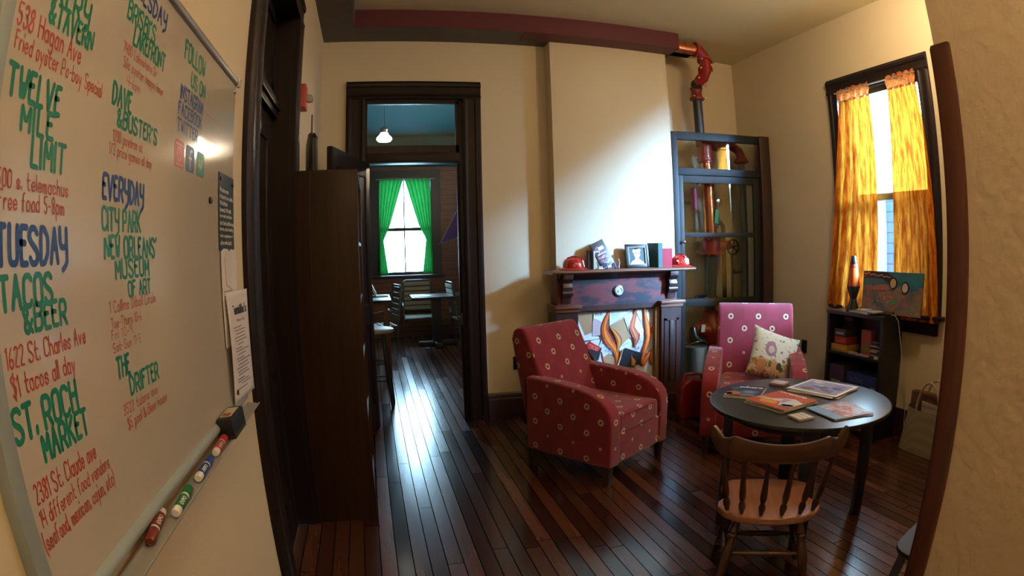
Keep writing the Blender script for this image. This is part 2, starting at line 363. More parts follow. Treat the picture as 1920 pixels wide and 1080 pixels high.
# ---- window in the right wall (window_1)
w1 = sthing('window_1', 'tall dark framed sash window in the right wall', 'window', (XR, 0, 0))
b = B(); casing(b, .115, (0, 2.655, 1.0), (0, 2.655, 2.90), (0, -1, 0), (-1, 0, 0)); casing(b, .13, (0, 3.605, 1.0), (0, 3.605, 2.90), (0, 1, 0), (-1, 0, 0)); obj('side_casing', b, TRIM, w1)
b = B(); casing(b, .14, (0, 2.54, 2.895), (0, 3.735, 2.895), (0, 0, 1), (-1, 0, 0)); obj('head_casing', b, TRIM, w1)
b = B(); b.span((0, 2.64, 1.0), (.15, 2.665, 2.9)); b.span((0, 3.595, 1.0), (.15, 3.62, 2.9)); b.span((0, 2.64, 2.885), (.15, 3.62, 2.91)); obj('jamb', b, TRIM, w1)
b = B(); b.span((-.065, 2.50, .985), (.15, 3.79, 1.018), bev=.01); b.span((-.03, 2.56, .865), (0, 3.72, .985), bev=.008); obj('window_sill', b, TRIM, w1)
def sash(x, z0, z1):
    b = B(); b.span((x-.02, 2.665, z0), (x+.02, 2.715, z1)); b.span((x-.02, 3.545, z0), (x+.02, 3.595, z1)); b.span((x-.02, 2.7, z0), (x+.02, 3.56, z0+.055)); b.span((x-.02, 2.7, z1-.04), (x+.02, 3.56, z1))
    s_ = obj('sash', b, P((.03, .03, .034), .4), w1); obj('pane', B().span((x-.002, 2.7, z0+.03), (x+.002, 3.56, z1-.03)), GLASS, s_)
sash(.055, 1.018, 1.96); sash(.10, 1.92, 2.885)
# neighbouring lot outside
SID = N('blue_grey_siding'); v = SID.coord(); sp = SID.n('ShaderNodeSeparateXYZ', v); fz = SID.math('FRACT', SID.math('DIVIDE', sp.outputs[2], .13))
SID.set(col=SID.mix(SID.math('LESS_THAN', fz, .12), (.018, .045, .10), (.004, .010, .025)), rough=.6)
ns = thing('neighbor_house', 'blue clapboard neighbouring house seen between the orange curtains', 'house', (6.0, 0, 0))
b = B(); b.span((0, 2.5, -.2), (.2, 9.5, 2.2)); obj('clapboard_wall', b, SID.m, ns)
b = B(); b.span((-.04, 4.82, .2), (0, 4.95, 2.1)); b.span((-.04, 5.22, .2), (0, 5.34, 2.1)); b.span((-.03, 4.95, .3), (-.01, 5.22, 2.05)); obj('window_trim', b, P((.10, .13, .15), .5), ns)
struct('floor_outside', B().span((4.2, -6, -.35), (16, 16, -.25)), P((.25, .24, .22), .9), 'pale ground outside the right-hand window', 'ground')

# ================================================================= FAR ROOM
FY = 10.3
b = B(); b.span((-2.2, FY, 0), (.12, FY+.12, 3.6)); b.span((1.04, FY, 0), (3.2, FY+.12, 3.6)); b.span((.12, FY, 0), (1.04, FY+.12, 1.12)); b.span((.12, FY, 2.80), (1.04, FY+.12, 3.6))
struct('wall_far', b, FARW, 'dark wood plank wall with window at the end of the next room', 'wall')
b = B(); b.span((-2.3, 5.13, 0), (-2.2, FY, 3.6)); struct('wall_far_left', b, FARW, 'dark plank left wall of the next room', 'wall')
b = B(); b.span((3.2, 5.40, 0), (3.3, FY, 3.6)); struct('wall_far_right', b, FARW, 'dark plank right wall of the next room', 'wall')
b = B(); b.span((-2.3, 5.02, 0), (XL-.15, 5.12, 3.6)); struct('wall_far_front', b, TEAL, 'wall of the next room beside the doorway', 'wall')
struct('ceiling_far', B().span((-2.3, 5.13, 3.6), (3.3, 10.5, 3.7)), TEAL, 'teal painted ceiling of the next room seen through the transom', 'ceiling')
b = B(); b.span((-2.2, FY-.02, 3.05), (3.2, FY, 3.6)); b.span((3.18, 5.4, 3.05), (3.2, FY, 3.6)); b.span((-2.2, 5.4, 3.05), (-2.18, FY, 3.6)); struct('trim_4', b, TEAL, 'teal painted upper wall band in the next room', 'trim')
w2 = sthing('window_2', 'dark framed window with green curtains in the next room', 'window', (0, FY, 0))
DKB = P((.012, .016, .024), .45)
b = B(); b.span((-.10, -.03, 1.07), (.12, 0, 2.86)); b.span((1.04, -.03, 1.07), (1.22, 0, 2.86)); b.span((-.10, -.03, 2.86), (1.22, 0, 2.99)); obj('window_frame', b, DKB, w2)
obj('window_sill', B().span((-.13, -.09, 1.07), (1.25, .05, 1.115), bev=.008), DKB, w2)
b = B(); b.span((.03, .05, 1.9), (1.1, .09, 1.96)); b.span((.555, .055, 1.12), (.577, .085, 2.86)); b.span((.03, .05, 2.8), (1.1, .09, 2.86)); b.span((.03, .05, 1.12), (1.1, .09, 1.17)); s_ = obj('sash', b, DKB, w2)
obj('pane', B().span((.03, .068, 1.12), (1.10, .072, 2.86)), GLASS, s_)
GREEN = cloth_curtain('green_curtain_cloth', (.010, .12, .022), (.016, .15, .028), .22, .02)
def interp(tab, z):
    for (z0, x0), (z1, x1) in zip(tab, tab[1:]):
        if z1 <= z <= z0: return x0 + (x1-x0)*(z0-z)/(z0-z1)
    return tab[-1][1]
def curtain(inner, outer, zt, zb, y, amp, k, nu=60, nv=40):
    def f(u, v_):
        z = zt+(zb-zt)*v_; a_, c_ = interp(outer, z), interp(inner, z); sm = u+.02*sin(6*u*k)
        return Vector((a_+(c_-a_)*sm, y+amp*sin(2*pi*k*u+.6*sin(5*v_)), z))
    return B().grid(f, nu, nv, True)
for nm, inn, out, lab in (('left', [(2.82, .56), (2.0, .31), (1.74, .185), (1.14, .26)], [(2.82, .12), (1.74, .10), (1.14, .06)], 'left green curtain gathered aside in the far window'),
                     ('right', [(2.82, .565), (2.0, .81), (1.74, .94), (1.12, .86)], [(2.82, 1.035), (1.74, 1.05), (1.12, 1.065)], 'right green curtain gathered aside in the far window')):
    o = obj('green_curtain', curtain(inn, out, 2.82, 1.14, FY-.055, .018, 6), GREEN); tag(o, lab, 'curtain', 'green curtains')
tag(obj('curtain_rod', B().tube([(.06, FY-.05, 2.825), (1.11, FY-.05, 2.825)], .007), P((.5, .5, .5), .3, 1)), 'thin pale curtain rod over the green curtains', 'curtain rod')
# pennant
pn = thing('pennant_banner', 'purple triangular cloth banner with white tassels on the far wall', 'banner', (0, FY-.03, 0))
PT = [(1.20, 1.65), (1.58, 2.36), (1.86, 1.92)]
b = B(); b.prism([PT[0], (1.56, 2.32), (1.92, 2.0), (1.60, 1.78)], .006, basis((1, 0, 0), (0, 0, 1), (0, 0, 0))); obj('cloth', b, P((.06, .015, .20), .6), pn)
b = B()
def trail(p, q, n):
    for i in range(n+1):
        t = i/n; x = p[0]+(q[0]-p[0])*t; z = p[1]+(q[1]-p[1])*t; yield x, z
for x, z in list(trail((1.20, 1.65), (1.56, 2.32), 16))+list(trail((1.20, 1.65), (1.60, 1.78), 9))+list(trail((1.56, 2.32), (1.57, 2.86), 12)):
    b.ball((x-.012, -.008, z), .009, 8); b.tube([(x, -.006, z), (x-.02, -.006, z-.022)], .004, 5)
obj('tassel_fringe', b, P((.7, .68, .72), .7), pn)
# ceiling lamp
lp = thing('ceiling_lamp', 'round white glowing lamp hanging in the next room', 'lamp', (.155, 7.3, 0))
b = B(); b.tube([(0, 0, 3.12), (0, 0, 3.6)], .003); b.lathe([(.07, 3.56), (.07, 3.6)]); b.lathe([(.05, 3.06), (.06, 3.10), (.03, 3.14)]); obj('stem', b, STEEL, lp)
obj('lamp_shade', B().lathe([(.03, 2.94), (.08, 2.95), (.10, 2.975), (.095, 3.0), (.055, 3.04), (.045, 3.07)], seg=28), emit_mat('glowing_opal_glass', (1, .93, .80), 11), lp)
lp2 = dup(lp); lp2.location = (1.35, 7.0, 0); lp2['label'] = 'round white lamp of the next room seen only as a bright reflection in the whiteboard'
point('far_room_lamp', (1.35, 7.0, 2.85), 60, (1, .8, .55), .08)
# high table with papers
ORW = wood_mat('orange_brown_wood', (.10, .035, .014), (.19, .07, .025), 2, .4, .2)
t = thing('high_table', 'dark topped high table with orange brown legs in the next room', 'table', (-.28, 7.5, 0))
obj('table_top', B().span((-.45, -.45, .925), (.475, .5, .955), bev=.006), BLACKW, t)
b = B(); b.span((-.4, -.4, .82), (.43, .45, .925)); obj('apron', b, ORW, t)
for x, y in ((-.38, -.38), (.41, -.38), (-.38, .43), (.41, .43)): obj('leg', B().span((x-.035, y-.035, 0), (x+.035, y+.035, .83)), ORW, t)
tag(obj('paper_stack', B().box((.09, 7.65, .962), (.16, .24, .012)).box((.09, 7.68, .971), (.15, .21, .006), rot(0, 0, 8)), P((.55, .68, .72), .5)), 'pale blue papers lying on the high table', 'papers')
b = B(); b.box((-.03, 7.75, 1.05), (.02, .30, .22), rot(0, -25, 0)); b.box((-.075, 7.75, 1.03), (.01, .24, .15), rot(0, -25, 0))
o = obj('tabletop_display', b, PAPER); tag(o, 'black and white card display leaning on the high table', 'card')
obj('printed_panel', B().box((-.014, 7.75, 1.055), (.006, .16, .14), rot(0, -25, 0)), BLACK, o)
# bar stool
st = thing('bar_stool', 'pale round seated bar stool with dark legs beyond the doorway', 'stool', (-.01, 5.72, 0))
obj('seat', B().lathe([(.10, .745), (.165, .75), (.18, .765), (.178, .785), (.15, .795), (.02, .788)], seg=32), P((.20, .17, .12), .45), st)
for k in range(4):
    a = radians(40+90*k); obj('leg', B().tube([(.10*cos(a), .10*sin(a), .75), (.15*cos(a), .15*sin(a), .35), (.19*cos(a), .19*sin(a), 0)], [.016, .02, .013]), BLACKW, st)
for z, r in ((.28, .155), (.45, .135)):
    pts = [(r*cos(radians(40+90*k)), r*sin(radians(40+90*k)), z) for k in range(4)]; b = B()
    for k in range(4): b.tube([pts[k], pts[(k+1) % 4]], .009)
    obj('stretcher', b, BLACKW, st)
# slatted patio chairs
def slat_chair(lab, loc, rz):
    c = thing('slatted_chair', lab, 'chair', loc, rz, 'slatted metal chairs in the next room')
    SL = P((.26, .25, .17), .45); TB = P((.10, .11, .12), .3, .6)
    b = B()
    for s_ in (-1, 1):
        b.tube([(s_*.25, .22, 0), (s_*.25, .25, .42), (s_*.25, .31, .9), (s_*.235, .325, 1.0)], .012)
        b.tube([(s_*.28, -.24, 0), (s_*.28, -.27, .25), (s_*.28, -.25, .55), (s_*.28, -.18, .64), (s_*.28, 0, .665), (s_*.27, .20, .66), (s_*.25, .28, .62)], .012)
    b.tube([(-.235, .325, 1.0), (-.20, .33, 1.03), (.20, .33, 1.03), (.235, .325, 1.0)], .012)
    for y in (-.26, .24): b.tube([(-.28 if y < 0 else -.25, y, .42), (.28 if y < 0 else .25, y, .42)], .010)
    obj('frame', b, TB, c)
    b = B()
    for k in range(6): b.box((0, -.22+.088*k, .435), (.50, .070, .012), bev=.004)
    obj('seat', b, SL, c); b = B()
    for k in range(6): z = .55+.083*k; b.box((0, .262+.072*(z-.42)/.5+.005*0, z), (.46, .012, .066), rot(-8, 0, 0), bev=.004)
    obj('backrest', b, SL, c); return c
slat_chair('slatted chair behind the pedestal table under the far window', (.74, 9.78, 0), 0)
slat_chair('slatted chair with curved metal arms beside the high table', (.02, 8.75, 0), -78)
slat_chair('slatted chair at the right end of the pedestal table', (1.52, 9.2, 0), 95)
t = thing('pedestal_table', 'dark square table on a thick black pedestal in the next room', 'table', (1.0, 9.25, 0))
obj('table_top', B().box((.0, 0, .80), (.86, .72, .035), bev=.006), BLACKW, t); obj('pedestal', B().box((-.02, 0, .43), (.15, .13, .72), bev=.01), BLACK, t)
b = B(); b.box((-.02, 0, .04), (.62, .12, .08), bev=.02); b.box((-.02, 0, .04), (.12, .6, .08), bev=.02); obj('base', b, BLACK, t)
tag(obj('paper_stack', B().box((.74, 9.1, .824), (.28, .30, .01), rot(0, 0, 5)), P((.45, .65, .8), .4)), 'bluish papers lying on the pedestal table', 'papers')

# ================================================================= WHITEBOARD
BX = -.437
wb = thing('whiteboard', 'large whiteboard covered in handwritten green, blue and red listings', 'whiteboard', (0, 0, 0))
s = N('glossy_whiteboard'); s.set(col=(.54, .495, .43), rough=.13, spec=.5, coat=.5, coatr=.04); WBM = s.m
obj('board_panel', B().span((XL, .545, 1.125), (BX, 1.755, 2.09)), WBM, wb)
ALU = P((.42, .42, .41), .35, .4); PLA = P((.30, .36, .38), .35)
b = B(); b.tube([(BX-.002, .50, 2.096), (BX-.002, 1.762, 2.096)], .013, 12); b.box((BX+.008, 1.755, 2.094), (.012, .016, .03), bev=.003); obj('top_rail', b, ALU, wb)
obj('rail_screw', B().ball((BX+.014, 1.757, 2.102), .004, 8), STEEL, wb); obj('rail_screw', B().ball((BX+.001, 1.735, 2.060), .007, 10), STEEL, wb)
b = B(); b.tube([(BX-.002, .50, 1.122), (BX-.002, 1.77, 1.122)], .014, 14); obj('bottom_rail', b, PLA, wb)
obj('side_frame', B().span((XL, .515, 1.11), (BX+.006, .546, 2.10), bev=.004), PLA, wb)
b = B(); pr = [(0, 0), (.038, -.004), (.043, .004), (.040, .006), (.036, .001), (.026, .004), (.016, .002), (.006, .006), (0, .004)]
b.prism(pr, 1.29, basis((1, 0, 0), (0, 0, 1), (BX, 1.79, 1.088))); obj('pen_tray', b, ALU, wb)
# marker handwriting: single-stroke letters drawn with a round tip
GL = {'A':'03 2a 43|16 36','B':'03 0a 3a 49 48 37 07|37 46 44 33 03','C':'49 3a 1a 09 04 13 33 44','D':'03 0a 2a 48 45 23 03','E':'3a 0a 03 33|07 27','F':'3a 0a 03|07 27',
'G':'49 3a 1a 09 04 13 33 44 46 26','H':'0a 03|4a 43|07 47','I':'0a 03','J':'3a 34 23 13 04','K':'0a 03|4a 06|17 43','L':'0a 03 33','M':'03 0a 25 4a 43','N':'03 0a 43 4a',
'O':'1a 09 04 13 33 44 49 3a 1a','P':'03 0a 3a 49 47 36 06','Q':'1a 09 04 13 33 44 49 3a 1a|25 53','R':'03 0a 3a 49 47 36 06|26 43','S':'49 3a 1a 09 08 17 36 45 44 33 13 04',
'T':'0a 4a|2a 23','U':'0a 04 13 33 44 4a','V':'0a 23 4a','W':'0a 13 27 33 4a','X':'0a 43|4a 03','Y':'0a 07 16 36 47|4a 43 32 11','Z':'0a 4a 03 43','&':'43 08 09 1a 29 28 05 04 13 23 46',
'0':'1a 09 04 13 23 34 39 2a 1a','1':'09 1a 13','2':'09 1a 2a 39 38 03 33','3':'09 1a 2a 39 38 27 17|27 36 34 23 13 04','4':'0a 06 36|3a 33','5':'3a 0a 07 27 36 34 23 13 04',
'6':'2a 07 04 13 23 34 35 26 16 05','7':'0a 3a 13','8':'2a 1a 09 08 36 34 23 13 04 05 38 39 2a','9':'37 17 08 09 1a 2a 39 33',
'a':'36 27 17 06 04 13 23 34|37 33','b':'0a 03|06 17 27 36 34 23 13 04','c':'36 27 17 06 04 13 23 34','d':'3a 33|36 27 17 06 04 13 23 34','e':'05 35 36 27 17 06 04 13 23 34',
'f':'3a 2a 19 13|07 27','g':'36 27 17 06 04 13 23 34|37 31 20 10 01','h':'0a 03|06 17 27 36 33','i':'07 03|09 0a','j':'17 11 00|19 1a','k':'0a 03|37 05|15 33','l':'0a 03',
'm':'07 03|06 17 26 23|26 37 46 43','n':'07 03|06 17 27 36 33','o':'17 06 04 13 23 34 36 27 17','p':'07 00|06 17 27 36 34 23 13 04','q':'37 30|36 27 17 06 04 13 23 34',
'r':'07 03|05 17 27','s':'36 27 17 06 15 25 34 23 13 04','t':'1a 14 23 33|07 37','u':'07 04 13 23 34 37|37 33','v':'07 13 37','w':'07 13 26 33 47','x':'07 33|37 03','y':'07 14 24|37 10','z':'07 37 03 33',
'.':'03 04','-':'06 26','\'':'09 1a','$':'39 1a 09 08 36 34 13 04|2b 22','(':'1b 08 04 11','/':'03 3a',')':'0b 18 14 01',',':'04 02','!':'0a 06|03 04','~':'05 17 14 27 24 37'}
def stroke_shapes(txt, rad, u0, u1, v0, h, jit, rng):
    """list of (polyline, radius) in board units"""
    adv = []; x = 0
    for ch in txt:
        if ch == ' ': x += 3.2; continue
        g = GL[ch]; pts = [[(int(p[0], 36), int(p[1], 36)) for p in st.split()] for st in g.split('|')]
        wd = max(p[0] for st in pts for p in st)
        adv.append((x, pts)); x += wd+1.8
    tot = x-1.8; k = (u1-u0)/tot; out = []
    for x0, pts in adv:
        dy = rng.uniform(-.02, .02)*h; sl = rng.uniform(-.03, .03)
        for st in pts:
            pl = []
            for (a_, c_) in st:
                v_ = (c_-3)/7*h
                pl.append((u0+(x0+a_+rng.uniform(-jit, jit))*k+sl*v_, v0+v_+dy+rng.uniform(-jit, jit)/7*h))
            out.append(pl)
    return out
def smooth(pl):
    if len(pl) < 4: return pl
    q = [pl[0]]
    for a_, c_ in zip(pl, pl[1:]): q += [(a_[0]*.84+c_[0]*.16, a_[1]*.84+c_[1]*.16), (a_[0]*.16+c_[0]*.84, a_[1]*.16+c_[1]*.84)]
    q.append(pl[-1]); return q
def ribbon(bm, pl, r, place):
    for i, (a_, c_) in enumerate(zip(pl, pl[1:])):
        a2, c2 = Vector(a_), Vector(c_); d = c2-a2
        if d.length < 1e-6: continue
        an = math.atan2(d.y, d.x); pts = []
        for k in range(5): t_ = an+pi/2+pi*k/4; pts.append((a2.x+r*cos(t_), a2.y+r*sin(t_)))
        for k in range(5): t_ = an-pi/2+pi*k/4; pts.append((c2.x+r*cos(t_), c2.y+r*sin(t_)))
        bm.faces.new([bm.verts.new(place(u, v_, i)) for u, v_ in pts])
INK = dict(g=P((.008, .20, .135), .35), r=P((.42, .055, .045), .35), b=P((.012, .055, .24), .35))
WR = [
('g','BAKERY',.577,.754,1.897,.036),('g','&TAVERN',.632,.777,1.866,.030),('r','538 Hagan Ave',.559,.743,1.836,.028),('r','Fried oyster Po-boy Special',.563,.827,1.807,.022),
('g','TWELVE',.559,.699,1.752,.036),('g','MILE',.598,.687,1.716,.032),('g','LIMIT',.629,.725,1.676,.037),('r','500 s. telemachus',.555,.735,1.645,.020),('r','Free food 5-8pm',.560,.724,1.620,.021),
('b','TUESDAY',.553,.735,1.558,.043),('g','TACOS',.556,.687,1.507,.036),('g','&BEER',.606,.722,1.477,.031),('r','1622 St. Charles Ave',.558,.771,1.442,.023),('r','$1 tacos all day',.563,.728,1.409,.024),
('g','ST. ROCH',.549,.725,1.358,.038),('g','MARKET',.606,.743,1.319,.034),('r','2381 St. Claude ave',.565,.750,1.278,.025),('r','14 different food vendors',.562,.787,1.249,.021),('r','(seafood, mexican, cajun, etc)',.555,.793,1.220,.022),
('b','WEDNESDAY',.832,1.089,2.018,.033),('g',"BRISBI'S",.886,1.035,1.969,.034),('g','LAKEFRONT',.928,1.106,1.933,.034),('r','7400 Lakeshore Dr',.890,1.064,1.907,.018),('r','50c oyster happy hour',.898,1.109,1.881,.018),('r','4-6pm',.922,.986,1.855,.016),
('g','DAVE',.866,.954,1.810,.035),('g',"&BUSTER'S",.894,1.093,1.777,.029),('r','1200 poydras st',.881,1.018,1.750,.018),('r','1/2 price games all day',.869,1.068,1.727,.018),
('b','EVERYDAY',.847,1.032,1.654,.037),('g','CITY PARK',.847,1.015,1.605,.034),('g','NEW ORLEANS\'',.854,1.097,1.560,.034),('g','MUSEUM',.894,1.052,1.527,.030),('g','OF ART',.944,1.055,1.494,.025),
('r','1 Collins Diboll Circle',.863,1.077,1.474,.018),('r','Tue-Thurs 10-6',.864,.997,1.449,.016),('r','Fri 10-9',.862,.950,1.432,.014),('r','Sat-Sun 11-5',.863,.985,1.411,.015),
('g','THE',.867,.925,1.369,.032),('g','DRIFTER',.912,1.058,1.332,.030),('r','3522 tulane ave',.872,1.040,1.306,.017),('r','$5 pool & Beer house',.881,1.086,1.280,.019),
('g','FOLLOW',1.225,1.404,2.006,.042),('g','US ON',1.291,1.419,1.954,.034),('b','INSTAGRAM',1.22,1.407,1.909,.031),('b','FACEBOOK',1.213,1.404,1.872,.027),('b','TWITTER',1.211,1.372,1.834,.027),
('r','~~~~~~~',1.417,1.60,1.915,.014),('r','~~~~',1.441,1.556,1.857,.014)]
rng = random.Random(5)
for q, (c, tx, u0, u1, z, h) in enumerate(WR):
    big = c != 'r'; r = h*(.105 if big else .058); bm = bmesh.new()
    if big: r = min(r, .0042, (u1-u0)/len(tx)*.17)
    for n_, pl in enumerate(stroke_shapes(tx, r, u0+r, u1-r, z, h, .12 if big else .2, rng)):
        ribbon(bm, smooth(pl), r*(1 if big or True else 1), lambda u, v_, i, n_=n_: (BX+.0006+.00001*(i % 7)+.00003*(n_ % 5), u, v_))
    b = B(); b.bm.free(); b.bm = bm; bmesh.ops.recalc_face_normals(bm, faces=bm.faces[:])
    o = obj('handwriting', b, INK[c], wb, flat=True, label=dict(g='green', r='red', b='blue')[c]+' marker handwriting')
# three drawn icons
def rrect(w, h, r, n=4):
    out = []
    for cx, cy, a0 in ((w/2-r, h/2-r, 0), (-w/2+r, h/2-r, 90), (-w/2+r, -h/2+r, 180), (w/2-r, -h/2+r, 270)):
        for k in range(n+1): a = radians(a0+90*k/n); out.append((cx+r*cos(a), cy+r*sin(a)))
    return out
ERA = P((.50, .49, .46), .2)
for c, u, sym in (('r', 1.237, 'cam'), ('b', 1.317, 'f'), ('g', 1.404, 'bird')):
    ic = obj('drawn_icon', B().prism(rrect(.068, .062, .012), .0004, basis((0, 1, 0), (0, 0, 1), (BX, u, 1.783))), INK[c], wb, flat=True, label=dict(r='red', b='blue', g='green')[c]+' filled icon')
    bm = bmesh.new(); pl = lambda uu, vv, i: (BX+.0008, u+uu, 1.783+vv)
    if sym == 'cam':
        ribbon(bm, [(.013*cos(2*pi*k/14), .015*sin(2*pi*k/14)) for k in range(15)], .0016, pl); ribbon(bm, [(-.025, .021), (.025, .021)], .0014, pl); ribbon(bm, [(-.025, -.024), (.025, -.024)], .0014, pl)
    elif sym == 'f':
        ribbon(bm, [(.012, .020), (.004, .020), (0, .014), (0, -.022)], .0035, pl); ribbon(bm, [(-.010, .002), (.011, .002)], .003, pl)
    else:
        ribbon(bm, [(-.014, -.004), (0, -.010), (.010, -.002), (.012, .010)], .004, pl); ribbon(bm, [(-.010, .008), (0, -.004)], .003, pl)
    b = B(); b.bm.free(); b.bm = bm; bmesh.ops.recalc_face_normals(bm, faces=bm.faces[:]); obj('icon_mark', b, ERA, ic, flat=True)
# magnet, poster, papers
tag(obj('round_magnet', B().lathe([(.009, 0), (.0095, .004), (.006, .007), (.001, .0075)], (BX, 1.493, 1.702), rot(0, 90, 0)), BLACK), 'small black round magnet alone on the whiteboard', 'magnet')
po = obj('quote_card', B().span((BX+.001, 1.578, 1.571), (BX+.003, 1.752, 1.789)), P((.012, .030, .042), .5)); tag(po, 'dark teal printed quote card at the right edge of the whiteboard', 'card')
for k, tx in enumerate(["We dance even", "if there's no radio.", "We drink at", "funerals. We talk", "too much and laugh", "too loud and live too", "large, and, frankly,", "we're suspicious of", "others who don't."]):
    text('printed_line', tx, P((.62, .62, .58), .6), po, basis((0, 1, 0), (0, 0, 1), (BX+.003, 1.588, 1.735-.0185*k)), w=.0078*len(tx), h=.013, bold=.02)
for u, z in ((1.597, 1.773), (1.735, 1.768)): obj('corner_magnet', B().lathe([(.007, 0), (.007, .004), (.001, .005)], (BX+.003, u, z), rot(0, 90, 0)), P((.01, .03, .02), .3), po)
b = B(); b.prism([(1.586, 1.30), (1.765, 1.30), (1.765, 1.573), (1.69, 1.575), (1.69, 1.555), (1.67, 1.555), (1.67, 1.575), (1.62, 1.577), (1.586, 1.569)], .0015, basis((0, 1, 0), (0, 0, 1), (BX+.0035, 0, 0)))
p1 = obj('notched_paper', b, PAPER); tag(p1, 'white paper with a notched top edge pinned below the dark quote card', 'paper')
b = B(); b.prism([(1.63, 1.475), (1.685, 1.46), (1.70, 1.57), (1.635, 1.57), (1.615, 1.545)], .001, basis((0, 1, 0), (0, 0, 1), (BX+.006, 0, 0))); obj('paper_slip', b, P((.66, .64, .64), .7), p1)
b = B()
for k in range(7): b.span((BX+.005, 1.60+.003*k, 1.455-.013*k), (BX+.0055, 1.70+.006*(k % 3), 1.4575-.013*k))
obj('printed_line', b, P((.18, .17, .18), .7), p1)
b = B(); b.grid(lambda u, v_: Vector((BX+.009+.012*sin(pi*v_)*(1-u)*.6+.014*u, 1.598+.215*u, 1.452-.318*v_)), 8, 20)
b2 = bmesh.new()
p2 = obj('flyer', b, P((.70, .68, .72), .7)); tag(p2, 'long white printed flyer hanging at the lower right of the whiteboard', 'flyer')
m_ = p2.modifiers.new('t', 'SOLIDIFY'); m_.thickness = .0012; m_.offset = -1
fm = lambda v_, u=.5: basis((.014, .215, 0), (0, 0, 1), (BX+.0105+.012*sin(pi*v_)*.5*.6, 1.598, 1.452-.318*v_))
text('heading', "Temille's", BLACK, p2, basis((.030, .215, 0), (0, 0, 1), (BX+.0135, 1.635, 1.385)), w=.125, h=.030, bold=.03)
text('subheading', "the Moon City", P((.35, .12, .12), .7), p2, basis((.030, .215, 0), (0, 0, 1), (BX+.0155, 1.650, 1.362)), w=.09, h=.010)
b = B(); r_ = random.Random(3)
for k in range(19):
    v_ = .32+.60*k/19
    L_ = r_.uniform(.05, .13); z = 1.452-.318*v_; x = BX+.0135+.0085*sin(pi*v_)
    b.box((x+.003, 1.63+L_/2+.01*(k % 3), z), (.0008, L_, .0022), rot(0, 0, -6))
obj('printed_line', b, P((.16, .15, .16), .7), p2)
obj('flyer_magnet', B().lathe([(.008, 0), (.008, .005), (.001, .006)], (BX+.012, 1.625, 1.165), rot(0, 90, 0)), BLACK, p2)
# eraser and markers on the tray
TZ = 1.0935
er = thing('board_eraser', 'black whiteboard eraser with cream label at the end of the tray', 'eraser', (BX+.026, 1.47, TZ+.031), 0)
er.rotation_euler = (0, radians(-6), 0)
b = B(); b.box((0, 0, 0), (.046, .135, .048), bev=.007, seg=3); obj('body', b, P((.003, .005, .007), .5), er)
obj('felt_pad', B().box((0, 0, -.026), (.044, .130, .012)), P((.02, .02, .022), .9), er)
lb = obj('label', B().box((0, .0, .0245), (.032, .09, .0012)), P((.55, .48, .32), .5), er); obj('label_print', B().box((.004, -.028, .0255), (.014, .026, .001)).box((-.008, -.024, .0255), (.006, .03, .001)), P((.25, .05, .05), .5), lb)
def marker(lab, col, y, x, flip, rz, capped):
    t = thing('dry_erase_marker', lab, 'marker', (BX+x, y, TZ+.0095), rz, 'dry erase markers on the whiteboard tray')
    R = rot(90 if flip else -90, 0, 0)
    obj('barrel', B().lathe([(.0088, -.058), (.0094, -.055), (.0094, .022)], r=R, seg=20), WHITE, t)
    bd = obj('label_band', B().lathe([(.0096, -.042), (.0097, -.0415), (.0097, .012), (.0096, .0125)], r=R, seg=20), P(col, .4), t)
    d = -1 if flip else 1
    text('lettering', 'EXPO', P((.8, .8, .8), .5), bd, basis((0, 1, 0), (-.75, 0, .66), (.0099, -.006 if flip else -.034, .0047)), w=.034, h=.0085, bold=.03)
    cp = P(col, .35)
    obj('cap', B().lathe([(.0098, .020), (.0102, .023), (.0100, .058), (.0080, .062), (.0062, .0625), (.006, .059), (.001, .059)], r=R, seg=20), cp, t)
    obj('end_plug', B().lathe([(.0075, -.062), (.0090, -.060), (.0090, -.055)], r=R, seg=20), WHITE, t)
    return t
marker('red capped marker nearest the black eraser on the tray', (.45, .03, .03), 1.335, .026, False, 3, 1)
marker('blue capped marker on the tray between the red and green ones', (.01, .06, .30), 1.175, .029, False, 2, 1)
marker('green capped marker on the outer edge of the tray', (.01, .16, .05), 1.0, .031, False, 4, 1)
marker('brown marker closest to the camera with its cap toward the viewer', (.17, .03, .015), .885, .014, True, 8, 1)

# ================================================================= LEFT WALL, BOOKCASE
al = thing('fire_alarm_strobe', 'red fire alarm strobe with clear lens on the left wall', 'fire alarm', (XL, 3.45, 2.50))
obj('housing', B().box((.024, 0, 0), (.048, .115, .155), bev=.012, seg=3), P((.42, .03, .03), .35), al)
obj('strobe_lens', B().cushion((.062, .0, -.008), (.05, .055, .05), e=.7), P((.75, .72, .66), .12, trans=.6), al)
bc = thing('bookcase', 'tall dark brown bookcase standing side-on against the left wall', 'bookcase', (0, 0, 0))
Y0, Y1, X0, X1, ZT = 3.125, 3.99, -.440, -.080, 2.0
obj('side_panel', B().span((X0, Y0, 0), (X1, Y0+.025, ZT), bev=.003), CASEW, bc); obj('side_panel', B().span((X0, Y1-.025, 0), (X1, Y1, ZT), bev=.003), CASEW, bc)
obj('back_panel', B().span((X0, Y0+.02, .05), (X0+.012, Y1-.02, ZT-.01)), CASEW, bc)
obj('top_panel', B().span((X0, Y0+.001, ZT-.025), (X1-.001, Y1-.001, ZT+.002)), CASEW, bc)
obj('base', B().span((X0, Y0+.02, 0), (X1-.02, Y1-.02, .09)), CASEW, bc)
for z in (.10, .55, .92, 1.26, 1.60): obj('shelf', B().span((X0+.01, Y0+.025, z-.011), (X1-.006, Y1-.025, z+.011), bev=.003), CASEW, bc)
